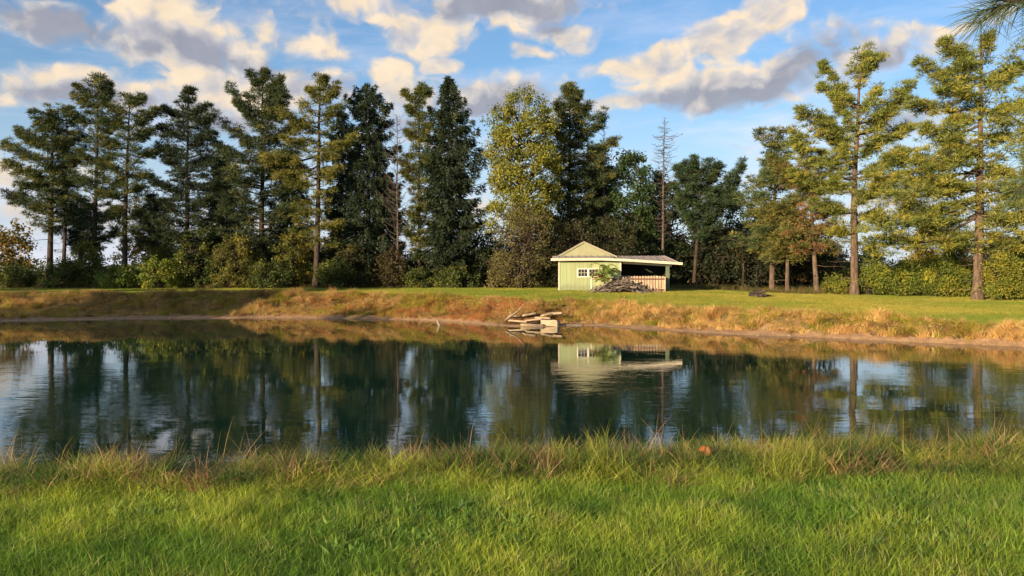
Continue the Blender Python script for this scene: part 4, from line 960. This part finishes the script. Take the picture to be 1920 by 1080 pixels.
# ------------------------------------------------------------------ shed
SHX, SHD, SHZ = 3.28, 56.6, 1.56
shed = empty('shed', (SHX, SHD, SHZ), R(-3.5), 'pale yellow green shed with front gable, small windows and an open bay', 'shed')
wl = MB(); wl.box((2.2, .10, .89), (4.38, .10, 2.38)); wl.box((.05, 2.35, .89), (.10, 4.4, 2.38)); wl.box((4.35, 2.35, .89), (.10, 4.4, 2.38)); wl.box((2.2, 4.6, .89), (4.38, .10, 2.38))
wl.build('wall', M['siding'], shed)
r = np.random.default_rng(8)
bw = 4.36 / 15
for i in range(15):
    MB().box((.02 + bw * (i + .5), .036 + r.uniform(-.002, .002), .90), (bw - .009, .028, 2.36)).build('siding_board', M['siding'], shed, bevel=.004)
MB().box((.045, -.005, .89), (.11, .055, 2.39)).build('corner_board', M['trim'], shed, bevel=.004)
MB().box((4.37, -.005, .89), (.09, .055, 2.39)).build('corner_board', M['trim'], shed, bevel=.004)
MB().box((2.33, .0, .36), (.10, .045, 1.28)).build('trim_board', M['white'], shed, bevel=.004)
for wx0, wx1 in ((1.40, 2.04), (2.17, 2.78)):
    cx, w, z0, z1 = (wx0 + wx1) / 2, wx1 - wx0, 1.02, 1.52; h = z1 - z0; cz = (z0 + z1) / 2
    f = MB(); f.box((cx, -.012, z1 + .035), (w + .15, .07, .07)); f.box((cx, -.017, z0 - .035), (w + .15, .09, .07))
    f.box((wx0 - .035, -.012, cz), (.07, .07, h - .002)); f.box((wx1 + .035, -.012, cz), (.07, .07, h - .002))
    fo = f.build('window', M['white'], shed)
    for i in range(3):
        for j in range(2):
            pw, phh = w / 3 - .03, h / 2 - .03
            MB().box((wx0 + w * (i + .5) / 3, .012, z0 + h * (j + .5) / 2), (pw, .012, phh)).build('pane', M['glass'], fo)
    g_ = MB()
    for i in (1, 2): g_.box((wx0 + w * i / 3, .004, cz), (.018, .03, h - .004))
    for i in range(3): g_.box((wx0 + w * (i + .5) / 3, .006, cz), (w / 3 - .03, .026, .018))
    g_.build('glazing_bar', M['white'], fo)
# eave fascia: level over the wall, then sagging to the right
FX = [-.53, 3.0, 4.6, 6.6, 8.62]; FZ = [2.20, 2.22, 2.16, 2.03, 1.90]
fz = lambda X: float(np.interp(X, FX, FZ))
f = MB(); pts = [(a, b - .085) for a, b in zip(FX, FZ)] + [(a, b + .085) for a, b in reversed(list(zip(FX, FZ)))]
f.prism(pts, -.50, -.46); f.build('fascia', M['trim'], shed)
# front roof: one long strip of metal panels from the eave back to its top edge
xs = np.arange(-.45, 8.3, .46); top_z = 2.50
def roofpt(X, k):  # k 0 eave .. 1 top
    X0 = X; X1 = min(X, 7.62 - (8.35 - X) * .35) if X > 6.5 else X
    depth = 2.1 if X > 3.9 else .95
    ze = fz(X) + .088
    return (X0 + (X1 - X0) * k, -.49 + depth * k, ze + (top_z - (0 if X > 3.9 else .02) - ze) * k)
for i in range(len(xs) - 1):
    a, b = xs[i] + .012, xs[i + 1] - .012
    if a < 3.9 < b: b = 3.88
    V = [roofpt(a, 0), roofpt(b, 0), roofpt(b, 1), roofpt(a, 1)]; Vd = [(p[0], p[1], p[2] - .025) for p in V]
    MB().quadmesh(V + Vd, [(0, 1, 2, 3), (7, 6, 5, 4), (0, 4, 5, 1), (1, 5, 6, 2), (2, 6, 7, 3), (3, 7, 4, 0)]).build('roof_panel', M['metal_roof'], shed)
    sx = xs[i + 1]
    A, B = roofpt(sx, 0), roofpt(sx, 1); w = .016
    V = [(A[0] - w, A[1], A[2] - .02), (A[0] + w, A[1], A[2] - .02), (A[0] + w, A[1], A[2] + .035), (A[0] - w, A[1], A[2] + .035),
         (B[0] - w, B[1], B[2] - .02), (B[0] + w, B[1], B[2] - .02), (B[0] + w, B[1], B[2] + .035), (B[0] - w, B[1], B[2] + .035)]
    MB().quadmesh(V, [(0, 1, 2, 3), (7, 6, 5, 4), (0, 4, 5, 1), (1, 5, 6, 2), (2, 6, 7, 3), (3, 7, 4, 0)]).build('roof_seam', M['metal_roof'], shed)
# back slope of the bay roof
V = [(4.45, 1.62, 2.47), (7.60, 1.62, 2.47), (8.0, 4.7, 1.75), (4.45, 4.7, 1.75)]; Vd = [(a, b, c - .05) for a, b, c in V]
MB().quadmesh(V + Vd, [(0, 1, 2, 3), (7, 6, 5, 4), (0, 4, 5, 1), (1, 5, 6, 2), (2, 6, 7, 3), (3, 7, 4, 0)]).build('rear_roof', M['metal_roof'], shed)
# gable
GA = (1.80, 3.44)
MB().prism([(.02, 2.10), (4.02, 2.10), (4.02, 2.46), (GA[0], GA[1]), (.02, 2.46)], .50, .60).build('gable', M['gable'], shed)
for xa, za, xb, zb, m_ in ((-.12, 2.40, GA[0], GA[1] + .02, 'trim'), (GA[0], GA[1] + .02, 4.14, 2.40, 'trim')):
    d = Vector((xb - xa, 0, zb - za)).normalized(); nn = Vector((-d.z, 0, d.x)); A = Vector((xa, 0, za)); B = Vector((xb, 0, zb)); q = .07
    MB().prism([(A.x - nn.x * q, A.z - nn.z * q), (B.x - nn.x * q, B.z - nn.z * q), (B.x, B.z), (A.x, A.z)], .42, .495).build('rake_board', M['rake'], shed)
    C1, D1 = A + nn * .05, B + nn * .05
    MB().prism([(A.x + nn.x * .003, A.z + nn.z * .003), (B.x + nn.x * .003, B.z + nn.z * .003), (D1.x, D1.z), (C1.x, C1.z)], .40, 4.8).build('roof_slope', M['metal_roof'], shed)
MB().prism([(.02, 2.10), (4.3, 2.10), (4.02, 2.46), (GA[0], GA[1] - .02), (.02, 2.46)], 4.66, 4.72).build('rear_gable', M['gable'], shed)
# open bay
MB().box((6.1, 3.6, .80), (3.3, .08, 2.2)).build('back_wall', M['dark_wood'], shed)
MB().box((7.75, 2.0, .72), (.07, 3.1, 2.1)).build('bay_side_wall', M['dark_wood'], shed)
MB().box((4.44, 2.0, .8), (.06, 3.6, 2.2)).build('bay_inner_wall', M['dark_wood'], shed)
MB().box((7.62, -.20, .72), (.26, .20, 2.40)).build('post', M['post'], shed, bevel=.01)
pt = [(4.5, fz(4.5) - .25), (7.9, fz(7.9) - .25), (7.9, fz(7.9) - .09), (4.5, fz(4.5) - .09)]
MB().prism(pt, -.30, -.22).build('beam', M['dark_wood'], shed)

# low picket fence in front of the bay
x0 = 3.80; wfx = lambda X, Y: (SHX + X * math.cos(R(3.5)) + Y * math.sin(R(3.5)), SHD - X * math.sin(R(3.5)) + Y * math.cos(R(3.5)))
fx, fy = wfx(x0, -.75); fence = empty('picket_fence', (fx, fy, 1.50), R(-3.5), 'low weathered picket fence with reddish rail in front of the open shed bay', 'fence')
npk = 18; pw = 3.52 / npk
for i in range(npk):
    hh = 1.13 + r.uniform(-.02, .02); z0 = -.15; c = pw * (i + .5); w = pw * .80
    MB().prism([(c - w / 2, z0), (c + w / 2, z0), (c + w / 2, hh - .05), (c, hh), (c - w / 2, hh - .05)], -.012, .012).build('picket', M['picket'], fence)
MB().box((1.76, -.035, .90), (3.56, .04, .085)).build('rail', M['rail'], fence)
MB().box((1.76, -.035, .15), (3.56, .04, .085)).build('rail', M['rail'], fence)
MB().box((3.56, .03, .45), (.10, .10, 1.2)).build('fence_post', M['picket'], fence)
MB().box((-.03, .03, .45), (.10, .10, 1.2)).build('fence_post', M['picket'], fence)

# brush pile
r = np.random.default_rng(44); tb = Tubes()
bx, by = wfx(4.35, -1.75); bz = gz(bx, by)
for i in range(420):
    u = r.normal(0, .42); u = float(np.clip(u, -1, 1.05)); v = r.normal(0, .42)
    H = .74 * max(0, 1 - abs(u) ** 1.6) * math.exp(-v * v * 1.2) * (1.0 if u > -.3 else .75)
    c = np.array([u * 2.15 - .1, v * .9, H * r.uniform(.15, 1.0)]); L = r.uniform(.4, 1.5)
    a = r.uniform(0, np.pi); slope = -(u * .9) * math.cos(a) + r.normal(0, .18)
    d = unit(np.array([math.cos(a), math.sin(a) * .6, slope])); t = np.linspace(-.5, .5, 5)
    p = c[None] + d[None] * (L * t)[:, None] + r.normal(0, .02, (5, 3)); p[:, 2] = np.maximum(p[:, 2] + .03, .02)
    rd = r.choice([.018, .028, .045, .065], p=[.35, .35, .2, .1])
    tb.add(p, rd * (1 - .35 * (t + .5)), 6)
o = tb.build('brush_pile', M['stick']); o.location = (bx, by, bz); tag(o, 'heap of grey dead branches in front of the low picket fence', 'brush pile', kind='stuff')

# sumac sapling in front of the shed wall
r = np.random.default_rng(45); sx, sy = wfx(3.22, -1.9); sz = gz(sx, sy)
sap = empty('sapling', (sx, sy, sz), 0, 'green sapling with long drooping compound leaves in front of the shed window', 'sapling')
sap.scale = (1.02, 1.02, 1.34); st = Tubes(); hub = []
for i in range(4):
    t = np.linspace(0, 1, 5); p = np.stack([r.normal(0, .10) + r.normal(0, .22) * t, r.normal(0, .08) * (1 + t), -.05 + t * r.uniform(.9, 1.35)], 1); st.add(p, .03 - .018 * t, 6); hub.append(p)
st.build('stem', M['bark_red'], sap)
for i in range(26):
    hp = hub[i % 4]; k = r.uniform(.45, 1.0); A = np.array([np.interp(k, np.linspace(0, 1, 5), hp[:, j]) for j in range(3)])
    a = i * 2.4; L = r.uniform(.6, .95); t = np.linspace(0, 1, 9); d = np.array([math.cos(a), math.sin(a) * .8, 0])
    up = r.uniform(.9, 1.7); path = A[None] + d[None] * (L * t)[:, None]; path[:, 2] += L * (up * t - (up * .75 + .15) * t * t)
    V, Q1 = tube(path, .006 * (1 - .6 * t), 3); Vs = [V]; Fs = [Q1]; n = len(V); side = np.array([-d[1], d[0], 0])
    P = np.concatenate([path[1:], path[1:]]); Dr = unit(np.concatenate([np.tile(side + d * .5, (8, 1)), np.tile(-side + d * .5, (8, 1))]) + np.array([0, 0, -.25]))
    Lf = leaves(P, Dr, .27, .095, r).reshape(-1, 3); Vs.append(Lf); Fs.append(np.arange(len(Lf)).reshape(-1, 4) + n)
    V = np.concatenate(Vs); col = np.array([.20, .28, .07]) * r.uniform(.7, 1.2) if r.random() > .2 else np.array([.22, .17, .05])
    mesh_np('leaf', V, np.concatenate(Fs), M['leaf'], sap, np.tile(col, (len(V), 1)))

# ------------------------------------------------------------------ stones at the far shore
import bmesh
def stone(label, px, py, w, d, h, rz, tilt=0, roll=0, mat='stone', seed=0, lift=0.0, D=None, name='stone_slab', cat='stone slab', group='stone slabs at the far shore'):
    """px,py: the middle of the foot of the stone in the photograph"""
    r = np.random.default_rng(seed); bm = bmesh.new(); bmesh.ops.create_cube(bm, size=1); w *= 1.12; h *= .72
    bmesh.ops.subdivide_edges(bm, edges=bm.edges[:], cuts=3, use_grid_fill=True)
    for v in bm.verts:
        co = v.co.copy(); k = .06
        v.co = Vector((co.x * w, co.y * d, (co.z + .5) * h)) + Vector((r.normal(0, k * w * .35), r.normal(0, k * d * .35), r.normal(0, k * h * .4)))
        if abs(co.x) > .49 and abs(co.y) > .49: v.co.x *= r.uniform(.86, .97); v.co.y *= r.uniform(.86, .97)
    me = bpy.data.meshes.new(name); bm.to_mesh(me); bm.free(); me.materials.append(M[mat])
    o = bpy.data.objects.new(name, me); COL.objects.link(o)
    b = o.modifiers.new('bevel', 'BEVEL'); b.width = .012; b.limit_method = 'ANGLE'; b.angle_limit = R(50)
    D = D or F_PX * (EYE - lift) / (py - HZ); x = (px - 960) / F_PX * D
    o.location = (x, D, lift - .05); o.rotation_euler = (R(tilt * .6), R(roll * .45), R(rz)); tag(o, label, cat, group); return o
stone('large pale blocky slab standing at the waterline, biggest of the shore stones', 1032, 609, .84, .7, .50, -14, -8, 0, seed=1, D=42.0)
stone('small pale block at the waterline left of the largest slab', 987, 611, .52, .5, .26, 10, -5, 4, seed=2, D=41.8)
stone('dark square stone in the water between the two pale blocks', 1008, 611, .55, .45, .24, 4, 0, 0, 'stone_dark', seed=3, D=41.7)
stone('long flat slab tilted over the small pale block', 1000, 600, .80, .60, .14, 12, -18, -12, seed=4, lift=.28, D=42.4)
stone('flat brown slab lying back from the water left of the pile', 972, 602, .95, .6, .13, -12, -20, 10, 'stone', seed=5, lift=.18, D=42.7)
stone('narrow pale slab leaning up behind the large block', 1026, 590, .62, .35, .14, 28, -20, -24, seed=6, lift=.55, D=43.3)
stone('pale slab on the bank at the right rear of the pile', 1046, 588, .48, .40, .16, -10, -14, -8, seed=7, lift=.58, D=43.4)
stone('pale slab propped on the bank at the left rear of the pile', 992, 592, .66, .40, .15, 24, -22, -18, seed=8, lift=.52, D=43.5)
stone('dark flat ledge stone right of the largest slab at the waterline', 1070, 607, 1.2, .7, .16, 4, -3, 2, 'stone_dark', seed=9, D=42.6)
stone('dark brown ledge stone left of the stone pile', 940, 606, 1.5, .8, .18, -8, -6, 4, 'stone_dark', seed=10, D=43.8)
stone('tan slab lying flat behind the largest block', 1018, 597, .75, .55, .14, -8, -10, 4, seed=12, lift=.36, D=43.0)
stone('broken tan slab lying at the upper left of the stone pile', 966, 592, .7, .45, .13, 18, -16, 6, seed=13, lift=.42, D=43.6)
stone('dark stone wedged under the long flat slab', 1012, 600, .5, .4, .2, 0, -10, 0, 'stone_dark', seed=11, lift=.25, D=42.9)
r = np.random.default_rng(46)
# driftwood limb lying up the bank and the stub standing in the water
tb = Tubes(); Z = lambda px, py, D: ((px - 960) / F_PX * D, D, EYE - (py - HZ) / F_PX * D)
tb.add([Z(946, 601, 42.5), Z(960, 592, 42.9), Z(972, 583, 43.3), Z(981, 570, 43.6)], [.05, .055, .04, .02], 7); tb.add([Z(960, 592, 42.9), Z(955, 585, 43.2)], [.03, .012], 5)
tag(tb.build('driftwood', M['driftwood']), 'pale driftwood limb slanting up the bank left of the stones', 'driftwood')
tb = Tubes(); tb.add([Z(828, 618, 42.2), Z(824, 611, 42.2), Z(822, 606, 42.25), Z(819, 598, 42.3)], [.075, .085, .075, .03], 8); tb.add([Z(825, 611, 42.2), Z(830, 609, 42.2)], [.03, .01], 5)
tag(tb.build('stump', M['stone_dark']), 'short pale wooden stub leaning out of the water near the far bank', 'stump')

# fire pit on the far lawn
D = 51.0; fx = (1421 - 960) / F_PX * D; fz_ = gz(fx, D)
pit = empty('fire_pit', (fx, D, fz_), 0, 'low dark fire pit ringed with stones and charred logs on the far lawn', 'fire pit')
for i in range(9):
    a = i * 2 * math.pi / 9; bm = bmesh.new(); bmesh.ops.create_icosphere(bm, subdivisions=2, radius=.17)
    for v in bm.verts: v.co = Vector((v.co.x * 1.1, v.co.y, v.co.z * .85)) * r.uniform(.86, 1.1)
    me = bpy.data.meshes.new('ring_stone'); bm.to_mesh(me); bm.free(); me.materials.append(M['char']); o = bpy.data.objects.new('ring_stone', me); COL.objects.link(o)
    o.parent = pit; o.location = (math.cos(a) * .42, math.sin(a) * .42, .10)
for i, (p0, p1, rd) in enumerate((((-.55, -.1, .26), (.5, .15, .32), .085), ((-.4, .3, .25), (.45, -.3, .36), .075), ((-.1, -.35, .22), (.9, .1, .08), .05), ((-.3, 0, .40), (.25, .05, .42), .07))):
    tb = Tubes(); tb.add(np.linspace(p0, p1, 5) + r.normal(0, .015, (5, 3)), [rd, rd, rd * .95, rd * .9, rd * .8], 7); tb.build('log', M['char'], pit)
# short stakes at the lawn edge and leaning posts
for px, py0, h, w, lean, D, lb in ((780, 538, .36, .10, 0, 66, 'short pale stake at the far lawn edge, left of a pair'), (787, 538, .32, .08, 4, 66, 'short pale stake at the far lawn edge, right of a pair'),
                          (1314, 530, .95, .13, 9, 63, 'leaning grey wooden post in the shade right of the shed'), (1393, 532, 2.2, .14, 1, 62, 'bare grey post standing in the dark right of the leaning post')):
    x = (px - 960) / F_PX * D; z = gz(x, D); tb = Tubes(); t = np.linspace(0, 1, 4)
    tb.add(np.stack([x + math.sin(R(lean)) * h * t, D + 0 * t, z - .15 + (h + .15) * t], 1), np.full(4, w / 2), 8)
    o = tb.build('wooden_stake' if h < .5 else 'wooden_post', M['driftwood'] if h < .5 else M['bark']); tag(o, lb, 'stake' if h < .5 else 'post')

# curled dry leaf caught in the weeds of the near bank
D = 6.75; x, y = (1330 - 960) / F_PX * D, D; zc = EYE - (852 - HZ) / F_PX * D
r = np.random.default_rng(47); n1, n2 = 14, 9; V = []
for i in range(n1):
    for j in range(n2):
        u, v = i / (n1 - 1), j / (n2 - 1) * 2 - 1; lobes = .55 + .45 * abs(math.sin(u * np.pi * 3.2)); w = math.sin(u * np.pi * .95 + .08) ** .6 * lobes
        V.append((v * .068 * w, .045 * v * v * w + .02 * math.sin(u * 9), (u - .5) * .15 + .01 * math.sin(v * 5)))
Fq = [(i * n2 + j, i * n2 + j + 1, (i + 1) * n2 + j + 1, (i + 1) * n2 + j) for i in range(n1 - 1) for j in range(n2 - 1)]
o = mesh_np('dry_leaf', V, Fq, M['leafdry'], smooth=True); sm = o.modifiers.new('solid', 'SOLIDIFY'); sm.thickness = .0015
o.location = (x, y, zc); o.rotation_euler = (R(15), R(-28), R(10)); tag(o, 'curled orange brown dead leaf caught in the tall near weeds', 'leaf')

# ------------------------------------------------------------------ pine standing close at the right, its branch tips hang into the picture
r = np.random.default_rng(48)
bx, by = 4.6, 1.6; bz = gz(bx, by)
np_ = empty('pine_tree', (bx, by, bz), 0, 'near pine whose needled branch tips hang in at top right', 'tree')
tb = Tubes(); tb.add([(0, 0, -.2), (.02, 0, 1.5), (-.03, .02, 4), (0, 0, 7), (0.05, 0, 11)], [.26, .2, .17, .12, .03], 12); tb.build('trunk', M['bark_red'], np_)
def near_branch(pts, needle_from=.3, nlen=.13, tipn=60, seed=1, side_tw=5, m='bark'):
    r = np.random.default_rng(seed); P = np.array(pts, float) - np.array([bx, by, bz]); n = 16; t = np.linspace(0, 1, n); tk = np.linspace(0, 1, len(P))
    path = np.stack([np.interp(t, tk, P[:, k]) for k in range(3)], 1); path[1:-1] += r.normal(0, .008, (n - 2, 3))
    tb = Tubes(); tb.add(path, .026 * (1 - t) + .004, 6); Vs = []
    def needles(pp, cnt, s_, spread):
        tt = unit(np.gradient(pp, axis=0)); i = r.integers(0, len(pp), cnt); base = pp[i] + r.normal(0, .003, (cnt, 3))
        d = unit(tt[i] * s_ + r.normal(0, spread, (cnt, 3)) + np.array([0, 0, -.30])); L = nlen * r.uniform(.7, 1.15, cnt)
        side = unit(np.cross(d, r.normal(size=(cnt, 3)))) * .00085; mid = base + d * (L * .55)[:, None]; tip = base + d * L[:, None] + np.array([0, 0, -1]) * (L * .10)[:, None]
        V = np.stack([base - side, base + side, mid + side, mid - side, tip], 1); return V
    k0 = int(n * needle_from); Vs.append(needles(path[k0:], tipn * 4, 1.2, .75))
    for q in range(side_tw):
        a = r.uniform(needle_from, .95); A = np.array([np.interp(a, t, path[:, k]) for k in range(3)]); d = unit(path[-1] - path[-4] + r.normal(0, .12, 3)); L = r.uniform(.10, .22); u = np.linspace(0, 1, 5)
        tw = A[None] + d[None] * (L * u)[:, None]; tb.add(tw, .006 - .003 * u, 5); Vs.append(needles(tw[2:], tipn * 2, 1.0, .8))
    o = tb.build('branch', M[m], np_)
    V = np.concatenate(Vs); nn = len(V); b = np.arange(nn)[:, None] * 5; Fa = np.concatenate([b + np.array([[0, 1, 2]]), b + np.array([[0, 2, 3]]), b + np.array([[3, 2, 4]])])
    c = np.repeat(clump_tint(r, nn, (.07, .11, .055), (.14, .15, .05), .2), 5, 0)
    ndl = mesh_np('needles', V.reshape(-1, 3), Fa, M['needle'], o, c)
def ZZ(px, py, D): return ((px - 960) / F_PX * D, D, EYE - (py - HZ) / F_PX * D)
near_branch([(bx, by, 4.4), ZZ(2250, 60, 2.2), ZZ(2020, 50, 2.5), ZZ(1940, 10, 2.45), ZZ(1868, 2, 2.4)], .66, seed=1, nlen=.13, tipn=48, side_tw=4)
near_branch([(bx, by, 4.1), ZZ(2300, 20, 2.4), ZZ(2000, -30, 2.5), ZZ(1900, -50, 2.5)], .6, seed=2, side_tw=3, nlen=.13, tipn=40)
near_branch([(bx, by, 3.3), ZZ(2300, 230, 2.8), ZZ(2050, 290, 2.9), ZZ(1945, 320, 3.0)], .6, seed=3, side_tw=6)
